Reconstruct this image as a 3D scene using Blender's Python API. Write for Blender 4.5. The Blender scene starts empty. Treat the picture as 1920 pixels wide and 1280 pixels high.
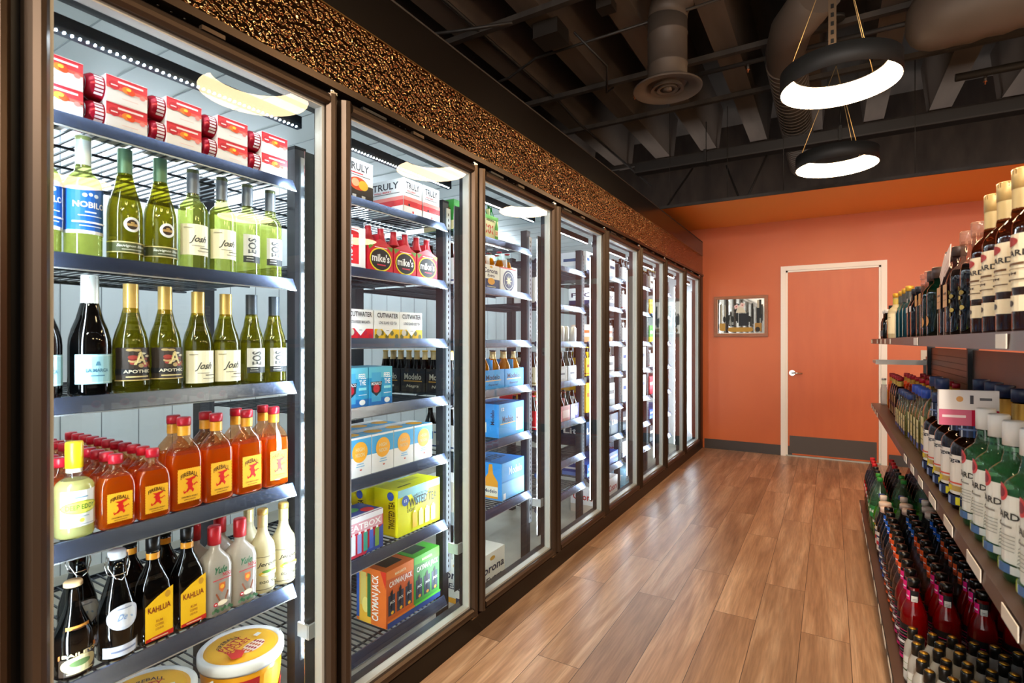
import bpy, math, random
from mathutils import Vector

C = bpy.context.scene.collection
SC = bpy.context.scene
PI = math.pi
rnd = random.Random(11)

# ------------------------------------------------------------------ camera, world, exposure
cam_d = bpy.data.cameras.new('camera')
cam = bpy.data.objects.new('camera', cam_d)
C.objects.link(cam)
SC.camera = cam
cam.location = (1.36, 0.0, 1.315)
cam.rotation_euler = (PI / 2, 0, math.radians(30.8))
cam_d.sensor_width = 36
cam_d.lens = 18.77
cam_d.clip_start = 0.02
cam_d.dof.use_dof = True
cam_d.dof.focus_distance = 2.6
cam_d.dof.aperture_fstop = 5.0

SC.view_settings.view_transform = 'Standard'
SC.view_settings.look = 'None'
SC.view_settings.gamma = 1
SC.view_settings.exposure = 0.72
SC.view_settings.use_curve_mapping = False
SC.cycles.max_bounces = 9
SC.cycles.diffuse_bounces = 4
SC.cycles.glossy_bounces = 4
SC.cycles.transparent_max_bounces = 28
SC.cycles.caustics_reflective = False
SC.cycles.caustics_refractive = False
SC.cycles.sample_clamp_indirect = 4

world = bpy.data.worlds.new('world')
SC.world = world
world.use_nodes = True
bg = world.node_tree.nodes['Background']
bg.inputs[0].default_value = (0.95, 0.9, 0.85, 1)
bg.inputs[1].default_value = 2.4

# unseen fill lights added behind the camera to brighten the room
for lx, ly in ((1.5, -2.2), (3.6, -2.2), (1.5, -4.2)):
    ld = bpy.data.lights.new('shop_fill_light', 'AREA')
    ld.shape = 'RECTANGLE'; ld.size = .3; ld.size_y = 1.6; ld.energy = 130; ld.color = (1, .9, .78)
    lo = bpy.data.objects.new('shop_fill_light', ld)
    C.objects.link(lo); lo.location = (lx, ly, 3.5)

PEND_E = 31.0      # pendant diffuser radiance
LED_E = 56.0       # cooler strip radiance

# ------------------------------------------------------------------ materials
def hx(h):
    if not isinstance(h, str):
        return tuple(h)
    h = h.lstrip('#')
    v = [int(h[i:i + 2], 16) / 255 for i in (0, 2, 4)]
    return tuple(c / 12.92 if c <= .04045 else ((c + .055) / 1.055) ** 2.4 for c in v)

_m = {}
def mat(col, rough=.5, metal=0.0, spec=.5, coat=0.0):
    key = (col, rough, metal, spec, coat)
    if key in _m:
        return _m[key]
    m = bpy.data.materials.new('surface')
    m.use_nodes = True
    p = m.node_tree.nodes['Principled BSDF']
    p.inputs['Base Color'].default_value = (*hx(col), 1)
    p.inputs['Roughness'].default_value = rough
    p.inputs['Metallic'].default_value = metal
    p.inputs['Specular IOR Level'].default_value = spec
    p.inputs['Coat Weight'].default_value = coat
    _m[key] = m
    return m

def emat(col, e, name='glow'):
    key = ('e', col, e)
    if key in _m:
        return _m[key]
    m = bpy.data.materials.new(name)
    m.use_nodes = True
    nt = m.node_tree
    nt.nodes.clear()
    em = nt.nodes.new('ShaderNodeEmission')
    em.inputs[0].default_value = (*hx(col), 1)
    em.inputs[1].default_value = e
    o = nt.nodes.new('ShaderNodeOutputMaterial')
    nt.links.new(em.outputs[0], o.inputs[0])
    _m[key] = m
    return m

def gmat(tint, dif=.12, difcol=None, ior=1.5, rough=.03):
    """thin-walled glass or liquid: tinted transparency, a little body colour, surface reflection"""
    key = ('g', tint, dif, difcol, ior, rough)
    if key in _m:
        return _m[key]
    m = bpy.data.materials.new('glass')
    m.use_nodes = True
    nt = m.node_tree
    nt.nodes.clear()
    N, L = nt.nodes.new, nt.links.new
    tr = N('ShaderNodeBsdfTransparent'); tr.inputs[0].default_value = (*hx(tint), 1)
    df = N('ShaderNodeBsdfDiffuse'); df.inputs[0].default_value = (*hx(difcol or tint), 1)
    tl = N('ShaderNodeBsdfTranslucent'); tl.inputs[0].default_value = (*hx(difcol or tint), 1)
    dm = N('ShaderNodeMixShader'); dm.inputs[0].default_value = .5
    L(df.outputs[0], dm.inputs[1]); L(tl.outputs[0], dm.inputs[2])
    a = N('ShaderNodeMixShader'); a.inputs[0].default_value = dif
    L(tr.outputs[0], a.inputs[1]); L(dm.outputs[0], a.inputs[2])
    gl = N('ShaderNodeBsdfGlossy'); gl.inputs['Roughness'].default_value = rough
    fr = N('ShaderNodeFresnel'); fr.inputs[0].default_value = ior
    ge = N('ShaderNodeNewGeometry')
    inv = N('ShaderNodeMath'); inv.operation = 'SUBTRACT'; inv.inputs[0].default_value = 1
    L(ge.outputs['Backfacing'], inv.inputs[1])
    mu = N('ShaderNodeMath'); mu.operation = 'MULTIPLY'
    L(fr.outputs[0], mu.inputs[0]); L(inv.outputs[0], mu.inputs[1])
    b = N('ShaderNodeMixShader')
    L(mu.outputs[0], b.inputs[0]); L(a.outputs[0], b.inputs[1]); L(gl.outputs[0], b.inputs[2])
    o = N('ShaderNodeOutputMaterial')
    L(b.outputs[0], o.inputs[0])
    _m[key] = m
    return m

def noise_mat(name, c1, c2, scale, rough=.5, metal=0, bump=0, bscale=None, stretch=(1, 1, 1), detail=4, spec=.5, rough2=None):
    m = bpy.data.materials.new(name)
    m.use_nodes = True
    nt = m.node_tree
    N, L = nt.nodes.new, nt.links.new
    p = nt.nodes['Principled BSDF']
    tc = N('ShaderNodeTexCoord'); mp = N('ShaderNodeMapping')
    mp.inputs['Scale'].default_value = stretch
    L(tc.outputs['Object'], mp.inputs[0])
    no = N('ShaderNodeTexNoise'); no.inputs['Scale'].default_value = scale; no.inputs['Detail'].default_value = detail
    L(mp.outputs[0], no.inputs['Vector'])
    cr = N('ShaderNodeValToRGB')
    cr.color_ramp.elements[0].position = .3; cr.color_ramp.elements[1].position = .7
    cr.color_ramp.elements[0].color = (*hx(c1), 1); cr.color_ramp.elements[1].color = (*hx(c2), 1)
    L(no.outputs[0], cr.inputs[0]); L(cr.outputs[0], p.inputs['Base Color'])
    p.inputs['Roughness'].default_value = rough
    p.inputs['Metallic'].default_value = metal
    p.inputs['Specular IOR Level'].default_value = spec
    if bump:
        n2 = N('ShaderNodeTexNoise'); n2.inputs['Scale'].default_value = bscale or scale; n2.inputs['Detail'].default_value = 1
        L(tc.outputs['Object'], n2.inputs['Vector'])
        bp = N('ShaderNodeBump'); bp.inputs['Strength'].default_value = bump; bp.inputs['Distance'].default_value = .01
        L(n2.outputs[0], bp.inputs['Height']); L(bp.outputs[0], p.inputs['Normal'])
    return m

def floor_mat():
    m = bpy.data.materials.new('wood_plank_floor')
    m.use_nodes = True
    nt = m.node_tree
    N, L = nt.nodes.new, nt.links.new
    p = nt.nodes['Principled BSDF']
    tc = N('ShaderNodeTexCoord')
    mp = N('ShaderNodeMapping'); mp.inputs['Rotation'].default_value = (0, 0, PI / 2); mp.inputs['Location'].default_value = (.31, .07, 0)
    L(tc.outputs['Object'], mp.inputs[0])
    br = N('ShaderNodeTexBrick')
    br.offset = .37; br.inputs['Scale'].default_value = 1
    br.inputs['Brick Width'].default_value = 1.22; br.inputs['Row Height'].default_value = .188
    br.inputs['Mortar Size'].default_value = .0014; br.inputs['Mortar Smooth'].default_value = .3
    br.inputs['Color1'].default_value = (0, 0, 0, 1); br.inputs['Color2'].default_value = (1, 1, 1, 1)
    br.inputs['Mortar'].default_value = (.5, .5, .5, 1)
    L(mp.outputs[0], br.inputs['Vector'])
    # per-plank shift of the grain
    sh = N('ShaderNodeVectorMath'); sh.operation = 'MULTIPLY_ADD'
    sh.inputs[1].default_value = (9, 7, 3)
    L(br.outputs['Color'], sh.inputs[0]); L(tc.outputs['Object'], sh.inputs[2])
    m2 = N('ShaderNodeMapping'); m2.inputs['Scale'].default_value = (9, .75, 1)
    L(sh.outputs[0], m2.inputs[0])
    n1 = N('ShaderNodeTexNoise'); n1.inputs['Scale'].default_value = 1.2; n1.inputs['Detail'].default_value = 5; n1.inputs['Distortion'].default_value = 1.0
    L(m2.outputs[0], n1.inputs['Vector'])
    m3 = N('ShaderNodeMapping'); m3.inputs['Scale'].default_value = (60, 3, 1)
    L(sh.outputs[0], m3.inputs[0])
    n2 = N('ShaderNodeTexNoise'); n2.inputs['Scale'].default_value = 2.2; n2.inputs['Detail'].default_value = 6
    L(m3.outputs[0], n2.inputs['Vector'])
    cr = N('ShaderNodeValToRGB')
    e = cr.color_ramp.elements
    e[0].position = .28; e[0].color = (*hx('#957154'), 1)
    e[1].position = .72; e[1].color = (*hx('#d8b694'), 1)
    x = e.new(.5); x.color = (*hx('#b58f6e'), 1)
    L(n1.outputs[0], cr.inputs[0])
    c2 = N('ShaderNodeValToRGB')
    c2.color_ramp.elements[0].position = .3; c2.color_ramp.elements[0].color = (.68, .68, .68, 1)
    c2.color_ramp.elements[1].position = .65; c2.color_ramp.elements[1].color = (1.08, 1.08, 1.08, 1)
    L(n2.outputs[0], c2.inputs[0])
    mx = N('ShaderNodeMixRGB'); mx.blend_type = 'MULTIPLY'; mx.inputs[0].default_value = .8
    L(cr.outputs[0], mx.inputs[1]); L(c2.outputs[0], mx.inputs[2])
    # plank tone variation + seams
    tv = N('ShaderNodeMapRange'); tv.inputs['To Min'].default_value = .8; tv.inputs['To Max'].default_value = 1.12
    L(br.outputs['Color'], tv.inputs['Value'])
    m4 = N('ShaderNodeMixRGB'); m4.blend_type = 'MULTIPLY'; m4.inputs[0].default_value = 1
    L(mx.outputs[0], m4.inputs[1]); L(tv.outputs[0], m4.inputs[2])
    m5 = N('ShaderNodeMixRGB'); m5.blend_type = 'MIX'
    L(br.outputs['Fac'], m5.inputs[0]); L(m4.outputs[0], m5.inputs[1]); m5.inputs[2].default_value = (*hx('#3a2b22'), 1)
    L(m5.outputs[0], p.inputs['Base Color'])
    p.inputs['Roughness'].default_value = .33
    bp = N('ShaderNodeBump'); bp.inputs['Strength'].default_value = .12; bp.inputs['Distance'].default_value = .002
    L(n2.outputs[0], bp.inputs['Height']); L(bp.outputs[0], p.inputs['Normal'])
    return m

def fascia_mat():
    m = bpy.data.materials.new('stucco_embossed_metal')
    m.use_nodes = True
    nt = m.node_tree
    N, L = nt.nodes.new, nt.links.new
    p = nt.nodes['Principled BSDF']
    p.inputs['Base Color'].default_value = (.3, .19, .09, 1)
    p.inputs['Metallic'].default_value = 1
    p.inputs['Roughness'].default_value = .08
    tc = N('ShaderNodeTexCoord')
    n1 = N('ShaderNodeTexVoronoi'); n1.feature = 'SMOOTH_F1'; n1.inputs['Smoothness'].default_value = .6; n1.inputs['Scale'].default_value = 78
    L(tc.outputs['Object'], n1.inputs['Vector'])
    bp = N('ShaderNodeBump'); bp.inputs['Strength'].default_value = 1.0; bp.inputs['Distance'].default_value = .0125; bp.invert = True
    L(n1.outputs[0], bp.inputs['Height']); L(bp.outputs[0], p.inputs['Normal'])
    return m

M_FLOOR = floor_mat()
M_FASCIA = fascia_mat()
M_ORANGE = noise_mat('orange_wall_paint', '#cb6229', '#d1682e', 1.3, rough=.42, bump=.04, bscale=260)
M_ORANGE2 = noise_mat('orange_soffit_lit', '#f9aa55', '#f9ae5a', 1.3, rough=.5)  # lighter than the wall paint, bounce light put into the colour
M_ODOOR = noise_mat('orange_door_paint', '#cb6028', '#d1662d', 3, rough=.4, stretch=(4, 4, .6))
M_BLACK = noise_mat('black_ceiling_paint', '#2b2725', '#443e39', 2.0, rough=.75, stretch=(3, .6, 1))
M_BEAM = noise_mat('dark_painted_concrete', '#4f4640', '#62574f', 2.0, rough=.8, stretch=(3, .6, 1))
M_DUCT = noise_mat('dark_grey_duct_paint', '#4c433c', '#5a5049', 2.0, rough=.55)
M_BRONZE = mat('#473a2f', .34, .7)
M_BRONZE_D = mat('#15100c', .38, .5)
M_BLK = mat('#0b0b0b', .35)
M_BLKP = mat('#1d1e22', .45, .3)
M_ALU = noise_mat('galvanised_steel', '#8d969c', '#b4bcc0', 6, rough=.3, metal=.85)
M_CHROME = mat('#d8d8d4', .15, 1.0)
M_LIP = noise_mat('scuffed_shelf_lip', '#465068', '#606c88', 9, rough=.24, metal=.8, stretch=(1, .3, 2))
M_WIRE = mat('#2b3138', .35, .6)
M_SPACER = mat('#b4b6b0', .5, .1)
M_WHITEP = mat('#dfdfdc', .5)
M_PANEL = noise_mat('white_insulated_panel', '#d3dada', '#dde2e1', 1.0, rough=.45)
M_CFLOOR = noise_mat('worn_cooler_floor', '#7d786c', '#a29c8d', 3.5, rough=.4)
M_TRIMW = mat('#f6f2ea', .35)
M_KICK = mat('#4b423b', .4, .3)
M_BASEB = mat('#3d342e', .45)
M_GOND = noise_mat('brown_gondola_steel', '#4a352c', '#5b4236', 4, rough=.38, metal=.2)
M_PANE = gmat('#f6faf9', dif=.0, ior=1.42, rough=.0)
M_PEND = mat('#232322', .6)
M_CAN_SILVER = mat('#b9bcc0', .25, .9)

# ------------------------------------------------------------------ mesh builder
_txt = {}
def text_geo(s):
    if s in _txt:
        return _txt[s]
    cu = bpy.data.curves.new('t', 'FONT')
    cu.body = s
    cu.resolution_u = 2
    cu.offset = .022
    o = bpy.data.objects.new('t', cu)
    me = o.to_mesh()
    vs = [(v.co.x, v.co.y) for v in me.vertices]
    fs = [tuple(p.vertices) for p in me.polygons]
    o.to_mesh_clear()
    bpy.data.objects.remove(o)
    bpy.data.curves.remove(cu)
    if not vs:
        vs, fs = [(0, 0), (1, 1)], []
    x0 = min(v[0] for v in vs); x1 = max(v[0] for v in vs)
    y0 = min(v[1] for v in vs); y1 = max(v[1] for v in vs)
    g = ([((x - x0) / (x1 - x0), (y - y0) / (y1 - y0)) for x, y in vs], fs, (x1 - x0) / (y1 - y0))
    _txt[s] = g
    return g

class MB:
    def __init__(s):
        s.v = []; s.f = []; s.mi = []; s.ms = []; s.sm = []
    def mid(s, m):
        if m not in s.ms:
            s.ms.append(m)
        return s.ms.index(m)
    def add(s, vs, fs, m, smooth=False):
        b = len(s.v)
        s.v.extend(vs)
        k = s.mid(m)
        for f in fs:
            s.f.append(tuple(b + i for i in f)); s.mi.append(k); s.sm.append(smooth)
        return s
    def box(s, x0, y0, z0, x1, y1, z1, m):
        vs = [(x, y, z) for x in (x0, x1) for y in (y0, y1) for z in (z0, z1)]
        fs = [(0, 1, 3, 2), (4, 6, 7, 5), (0, 4, 5, 1), (2, 3, 7, 6), (0, 2, 6, 4), (1, 5, 7, 3)]
        return s.add(vs, fs, m)
    def prism(s, pts, y0, y1, m, axis='y'):
        """pts: polygon in the plane across the axis, extruded from y0 to y1"""
        n = len(pts)
        def P(a, b, t):
            return {'y': (a, t, b), 'x': (t, a, b), 'z': (a, b, t)}[axis]
        vs = [P(a, b, y0) for a, b in pts] + [P(a, b, y1) for a, b in pts]
        fs = [tuple(range(n)), tuple(range(2 * n - 1, n - 1, -1))]
        fs += [(i, i + n, (i + 1) % n + n, (i + 1) % n) for i in range(n)]
        return s.add(vs, fs, m)
    def lathe(s, prof, m, seg=24, c=(0, 0, 0), asp=1.0, sq=2.0, caps=True):
        """prof: (r, z[, squareness 0..1]); m: material or f(z)"""
        rings = []
        b = len(s.v)
        for e in prof:
            r, z = e[0], e[1]
            q = e[2] if len(e) > 2 else 0
            n = 2 + (sq - 2) * q
            ax = 1 + (asp - 1) * q
            ring = []
            for i in range(seg):
                t = 2 * PI * (i + .5) / seg
                cx, cy = math.cos(t), math.sin(t)
                k = (abs(cx) ** n + abs(cy) ** n) ** (-1 / n)
                s.v.append((c[0] + r * k * cx * ax, c[1] + r * k * cy, c[2] + z))
                ring.append(len(s.v) - 1)
            rings.append(ring)
        for j in range(len(rings) - 1):
            mm = m(.5 * (prof[j][1] + prof[j + 1][1])) if callable(m) else m
            k = s.mid(mm)
            for i in range(seg):
                a, bb = rings[j], rings[j + 1]
                s.f.append((a[i], a[(i + 1) % seg], bb[(i + 1) % seg], bb[i])); s.mi.append(k); s.sm.append(True)
        if caps:
            for ring, rev, e in ((rings[0], True, prof[0]), (rings[-1], False, prof[-1])):
                if e[0] > 1e-4:
                    mm = m(e[1]) if callable(m) else m
                    s.f.append(tuple(reversed(ring)) if rev else tuple(ring)); s.mi.append(s.mid(mm)); s.sm.append(False)
        return s
    def tube(s, pts, r, m, seg=8, closed=False):
        P = [Vector(p) for p in pts]
        n = len(P)
        rings = []
        up = Vector((0, 0, 1))
        for i, p in enumerate(P):
            if closed:
                d = P[(i + 1) % n] - P[i - 1]
            else:
                d = P[min(i + 1, n - 1)] - P[max(i - 1, 0)]
            d.normalize()
            a = d.cross(up)
            if a.length < 1e-3:
                a = d.cross(Vector((0, 1, 0)))
            a.normalize()
            b = d.cross(a)
            ring = []
            for k in range(seg):
                t = 2 * PI * k / seg
                q = p + a * (r * math.cos(t)) + b * (r * math.sin(t))
                s.v.append(tuple(q)); ring.append(len(s.v) - 1)
            rings.append(ring)
        k = s.mid(m)
        for j in range(n if closed else n - 1):
            A, B = rings[j], rings[(j + 1) % n]
            for i in range(seg):
                s.f.append((A[i], A[(i + 1) % seg], B[(i + 1) % seg], B[i])); s.mi.append(k); s.sm.append(True)
        if not closed:
            s.f.append(tuple(reversed(rings[0]))); s.mi.append(k); s.sm.append(False)
            s.f.append(tuple(rings[-1])); s.mi.append(k); s.sm.append(False)
        return s
    def mesh(s, name='mesh'):
        me = bpy.data.meshes.new(name)
        me.from_pydata([tuple(v) for v in s.v], [], s.f)
        for m in s.ms:
            me.materials.append(m)
        me.polygons.foreach_set('material_index', s.mi)
        me.polygons.foreach_set('use_smooth', s.sm)
        me.update()
        return me

UNREADABLE = {'ICON', 'REGIONAL COLLECTION', 'SAUVIGNON BLANC', 'MARLBOROUGH', 'CELLARS', 'CHARDONNAY', 'EST 2007', 'PINOT', 'GRIGIO', 'PROSECCO', 'VODKA', 'LEMON',
              '33% ALC/VOL', 'THE ORIGINAL', 'WITH WHISKEY', 'ORIGINAL', 'RDB', 'BREWED', 'CREAM LIQUEUR', 'Reserva', 'AGED 4 YEARS', 'SUPERIOR', 'SPICED', 'Silver', 'TEQUILA',
              'MIXERS', 'Mix', 'FRUIT PUNCH', 'VODKA SELTZER', 'HARDER', 'BLACK CHERRY', 'Buzz', 'SELTZER', 'MEXICO', 'ULTRA', 'BELGIAN', 'HAZE', 'STOUT', 'RED ALE', 'PALE ALE',
              'IPA', 'LAGER', 'PEACH', 'LIME', 'CHERRY', 'MANGO', 'BLUE', 'BLACK', 'SEA', 'Tropic', 'TONIC', 'DEW', 'Root', 'Coke', 'Chardonnay', 'RESERVE', 'STRAIGHT', 'FREE', 'REBATE', '4 pack', 'Barefoot', 'KC', '21', 'WHISKY'}

class Art:
    """a small drawing surface laid over a face or round a bottle; u and v run 0..1"""
    def __init__(s, mb, fn, cols=1, W=1, H=1):
        s.mb, s.fn, s.cols, s.W, s.H = mb, fn, cols, W, H
        s.k = 0
    def _q(s, x0, x1, lo0, lo1, hi0, hi1, m, k):
        s.mb.add([s.fn(x0, lo0, k), s.fn(x1, lo1, k), s.fn(x1, hi1, k), s.fn(x0, hi0, k)], [(0, 1, 2, 3)], m, True)
    def rect(s, u0, v0, u1, v1, col, k=None):
        m = col if not isinstance(col, str) else mat(col, .5, 0.0, .3)
        s.k += 1; k = k if k is not None else s.k
        n = max(1, math.ceil(abs(u1 - u0) * s.cols))
        for i in range(n):
            a = u0 + (u1 - u0) * i / n; b = u0 + (u1 - u0) * (i + 1) / n
            s._q(a, b, v0, v0, v1, v1, m, k)
    def disc(s, cu, cv, r, col, rv=None, n=14, k=None):
        """r is in units of the width; rv of the height"""
        m = col if not isinstance(col, str) else mat(col, .5, 0.0, .3)
        s.k += 1; k = k if k is not None else s.k
        rv = rv if rv is not None else r * s.W / s.H
        for i in range(n):
            a = -math.cos(PI * i / n); b = -math.cos(PI * (i + 1) / n)
            ha = math.sqrt(max(0, 1 - a * a)) * rv; hb = math.sqrt(max(0, 1 - b * b)) * rv
            s._q(cu + a * r, cu + b * r, cv - ha, cv - hb, cv + ha, cv + hb, m, k)
    def poly(s, pts, col, k=None):
        m = col if not isinstance(col, str) else mat(col, .5, 0.0, .3)
        s.k += 1; k = k if k is not None else s.k
        s.mb.add([s.fn(a, b, k) for a, b in pts], [tuple(range(len(pts)))], m, True)
    def text(s, t, cu, cv, w, h, col, shear=0, arch=0, rot=False, k=None):
        """centred; w, h in units of width and height; rot: reads upward"""
        if t in UNREADABLE:                             # too small to read in the photo: a plain bar
            if rot:
                return s.rect(cu - w * .25, cv - h / 2, cu + w * .25, cv + h / 2, col, k)
            return s.rect(cu - w / 2, cv - h * .3, cu + w / 2, cv + h * .3, col, k)
        m = col if not isinstance(col, str) else mat(col, .5, 0.0, .3)
        s.k += 1; k = k if k is not None else s.k
        vs, fs, ar = text_geo(t)
        out = []
        for x, y in vs:
            if rot:
                out.append(s.fn(cu - (y - .5) * w, cv + (x - .5) * h, k))
            else:
                xx = (x - .5) * w + shear * (y - .5) * h * s.H / s.W
                out.append(s.fn(cu + xx, cv + (y - .5) * h - arch * ((x - .5) * 2) ** 2, k))
        s.mb.add(out, fs, m, False)

# ------------------------------------------------------------------ objects
def link(name, me, parent=None, loc=(0, 0, 0), rz=0):
    o = bpy.data.objects.new(name, me)
    C.objects.link(o)
    if parent is not None:
        o.parent = parent
    o.location = loc
    if rz:
        o.rotation_euler = (0, 0, rz)
    return o

def ob(name, mb, parent=None, loc=(0, 0, 0), rz=0, label=None):
    o = link(name, mb.mesh(name), parent, loc, rz)
    if label:
        o['label'] = label
    return o

_labels = {}
def tag(o, label, cat, group=None):
    o['label'] = label; o['category'] = cat
    if group:
        o['group'] = group
    n = len(label.split())
    if not 4 <= n <= 16:
        print('LABEL LENGTH', n, label)
    if label in _labels and not (group and _labels[label] == group):
        print('LABEL TWICE', label)
    _labels[label] = group
    return o

def thing(name, label, cat, loc=(0, 0, 0), rz=0, group=None):
    o = link(name, None, None, loc, rz)
    o.empty_display_size = .05
    return tag(o, label, cat, group)

def struct(name, mb, parent=None):
    o = ob(name, mb, parent)
    if parent is None:
        o['kind'] = 'structure'
    return o

class Kind:
    """one kind of product: its parts' meshes, copied object by object"""
    def __init__(s, name, cat):
        s.name, s.cat, s.parts, s.proto = name, cat, [], None
    def part(s, name, mb, loc=(0, 0, 0), sub=(), label=None):
        s.parts.append((name, mb.mesh(name), loc, list(sub), label))
        return s
    def put(s, x, y, z, label, rz=0, group=None):
        if s.proto is None:
            r = thing(s.name, label, s.cat, (x, y, z), rz, group)
            for nm, me, loc, sub, lb in s.parts:
                p = link(nm, me, r, loc)
                if lb:
                    p['label'] = lb
                for n2, mb2 in sub:
                    link(n2, mb2.mesh(n2), p)
            s.proto = r
            return r
        r = s.proto.copy()
        C.objects.link(r)
        r.location = (x, y, z); r.rotation_euler = (0, 0, rz)
        if 'group' in r.keys():
            del r['group']
        tag(r, label, s.cat, group)
        for ch in list(s.proto.children):
            c = ch.copy(); C.objects.link(c); c.parent = r
            for g in ch.children:
                d = g.copy(); C.objects.link(d); d.parent = c
        return r

ORD = ['first', 'second', 'third', 'fourth', 'fifth', 'sixth', 'seventh', 'eighth', 'ninth', 'tenth']
#SPLIT-STRUCTURE

# ------------------------------------------------------------------ room shell
def B(k):
    return .398 + .787 * k
YB = 6.92

f = MB(); f.box(-.02, -6, -.06, 8, YB, 0, M_FLOOR); struct('floor', f)
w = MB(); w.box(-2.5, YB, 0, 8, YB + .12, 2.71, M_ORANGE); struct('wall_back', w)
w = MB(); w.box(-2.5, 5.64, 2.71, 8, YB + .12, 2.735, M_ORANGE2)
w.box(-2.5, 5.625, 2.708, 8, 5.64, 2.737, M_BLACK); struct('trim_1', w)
w = MB(); w.box(8, -6, 0, 8.1, 8.6, 4.6, mat('#5a4538', .7)); struct('wall_right', w)
w = MB(); w.box(-2.5, -6, 0, -2.4, 8.6, 4.6, M_BLACK); struct('wall_left', w)
w = MB(); w.box(-2.5, 8.5, 0, 8.1, 8.6, 4.6, M_BLACK); struct('wall_rear', w)
w = MB(); w.box(-2.5, -6, 4.52, 8.1, 8.6, 4.6, M_BLACK)
struct('ceiling', w)
for k in range(15):                                     # concrete joists
    xc = 1.36 - 2.66 + .62 * (k - 1)
    bm_ = MB()
    bm_.prism([(xc - .085, 3.93), (xc + .085, 3.93), (xc + .15, 4.52), (xc - .15, 4.52)], -6, 7.85, M_BEAM)
    bm_.box(xc - .1, -6, 3.925, xc + .1, 7.85, 3.955, M_BEAM)
    o = struct('ceiling_beam', bm_)
for y, z in ((.9, 3.88), (2.2, 3.88), (3.67, 3.88), (5.06, 3.87), (5.98, 3.87), (7.6, 3.87)):
    t_ = MB(); t_.box(-2.4, y, z, 8, y + .05, z + .045, M_BLACK)
    t_.box(-2.4, y + .05, z, 8, y + .055, z + .03, mat('#2f2b28', .5))
    struct('ceiling_beam', t_)

# baseboard, door
b_ = MB(); b_.box(.02, YB - .012, 0, .985, YB, .115, M_BASEB); b_.box(.02, YB - .016, 0, .985, YB - .012, .012, M_BASEB); struct('baseboard_back', b_)
b_ = MB(); b_.box(1.895, YB - .012, 0, 8, YB, .115, M_BASEB); struct('baseboard_right', b_)
DX0, DX1 = .868, 1.878
t_ = MB()
for a, b in ((DX0, DX0 + .052), (DX1 - .052, DX1)):
    t_.box(a, YB - .03, 0, b, YB, 2.13, M_TRIMW)
t_.box(DX0, YB - .03, 2.13, DX1, YB, 2.18, M_TRIMW)
for a, b in ((DX0 + .052, DX0 + .072), (DX1 - .072, DX1 - .052)):
    t_.box(a, YB - .014, 0, b, YB, 2.13, M_TRIMW)
t_.box(DX0 + .052, YB - .014, 2.11, DX1 - .052, YB, 2.13, M_TRIMW)
t_.box(DX0 + .05, YB - .02, 0, DX1 - .05, YB, .014, M_SPACER)
struct('trim_2', t_)
d_ = MB(); d_.box(DX0 + .074, YB - .009, .02, DX1 - .074, YB, 2.105, M_ODOOR)
door = struct('door_1', d_)
k_ = MB(); k_.box(DX0 + .09, YB - .0125, .035, DX1 - .09, YB - .009, .235, M_KICK)
for i in range(4):
    for z in (.05, .22):
        x = DX0 + .1 + i * (DX1 - DX0 - .2) / 3
        k_.lathe([(.004, 0), (.0, .002)], M_CHROME, 8, (x, YB - .0135, z))
ob('kick_plate', k_, door)
h_ = MB()
h_.prism([(.985 + .032 * math.cos(a * PI / 8), .955 + .032 * math.sin(a * PI / 8)) for a in range(16)], YB - .02, YB - .009, M_CHROME)
h_.prism([(.985 + .013 * math.cos(a * PI / 6), .955 + .013 * math.sin(a * PI / 6)) for a in range(12)], YB - .065, YB - .02, M_CHROME)
h_.tube([(.98, YB - .062, .955), (1.03, YB - .064, .957), (1.09, YB - .06, .952)], .0085, M_CHROME, 10)
ob('door_handle', h_, door, label='chrome lever door handle')

# outlet box on the wall
o_ = thing('wall_outlet', 'small grey wall outlet on the orange wall right of the door', 'outlet', (2.2, YB, 1.11))
m_ = MB(); m_.box(-.035, -.008, 0, .035, 0, .115, mat('#c9c2b4', .4)); ob('cover_plate', m_, o_)
m_ = MB(); m_.box(.005, -.02, .02, .028, -.008, .05, mat('#7a3f2a', .5)); ob('plug', m_, o_)

# framed mirror
mx0, mx1, mz0, mz1 = .137, .735, 1.372, 1.862
pic = thing('framed_bar_mirror', 'wood framed printed mirror with playing cards hanging on orange wall left of door', 'mirror', ((mx0 + mx1) / 2, YB - .03, mz0))
cx_ = (mx0 + mx1) / 2; Wm = mx1 - mx0; Hm = mz1 - mz0
m_ = MB(); WOOD = noise_mat('picture_frame_wood', '#8a4a18', '#a8622a', 14, rough=.35, stretch=(1, 6, 6))
FW = .038
for (a0, b0, a1, b1) in ((-Wm / 2, 0, Wm / 2, FW), (-Wm / 2, Hm - FW, Wm / 2, Hm), (-Wm / 2, FW, -Wm / 2 + FW, Hm - FW), (Wm / 2 - FW, FW, Wm / 2, Hm - FW)):
    m_.box(a0, 0, b0, a1, .03, b1, WOOD)
    g = .008
    m_.box(a0 + g, -.008, b0 + g, a1 - g, 0, b1 - g, WOOD)
ob('frame', m_, pic)
m_ = MB(); MIR = mat('#c9c9c2', .04, 1.0)
m_.box(-Wm / 2 + FW, .012, FW, Wm / 2 - FW, .016, Hm - FW, MIR)
A = Art(m_, lambda u, v, k: (-Wm / 2 + FW + u * (Wm - 2 * FW), .012 - .0004 * k, FW + v * (Hm - 2 * FW)), 1, Wm - 2 * FW, Hm - 2 * FW)
r2 = random.Random(4)
for i in range(34):                                     # printed etched panels and silhouettes
    u = r2.random() * .9 + .03; ww = .015 + r2.random() * .05
    v0 = .2 + r2.random() * .25; hh = .15 + r2.random() * .45
    A.rect(u, v0, min(.98, u + ww), min(.97, v0 + hh), r2.choice(['#20221f', '#3b3d3a', '#8d9390', '#55605a', '#b9b7a4', '#1a2026']), k=1 + i * .12)
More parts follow.
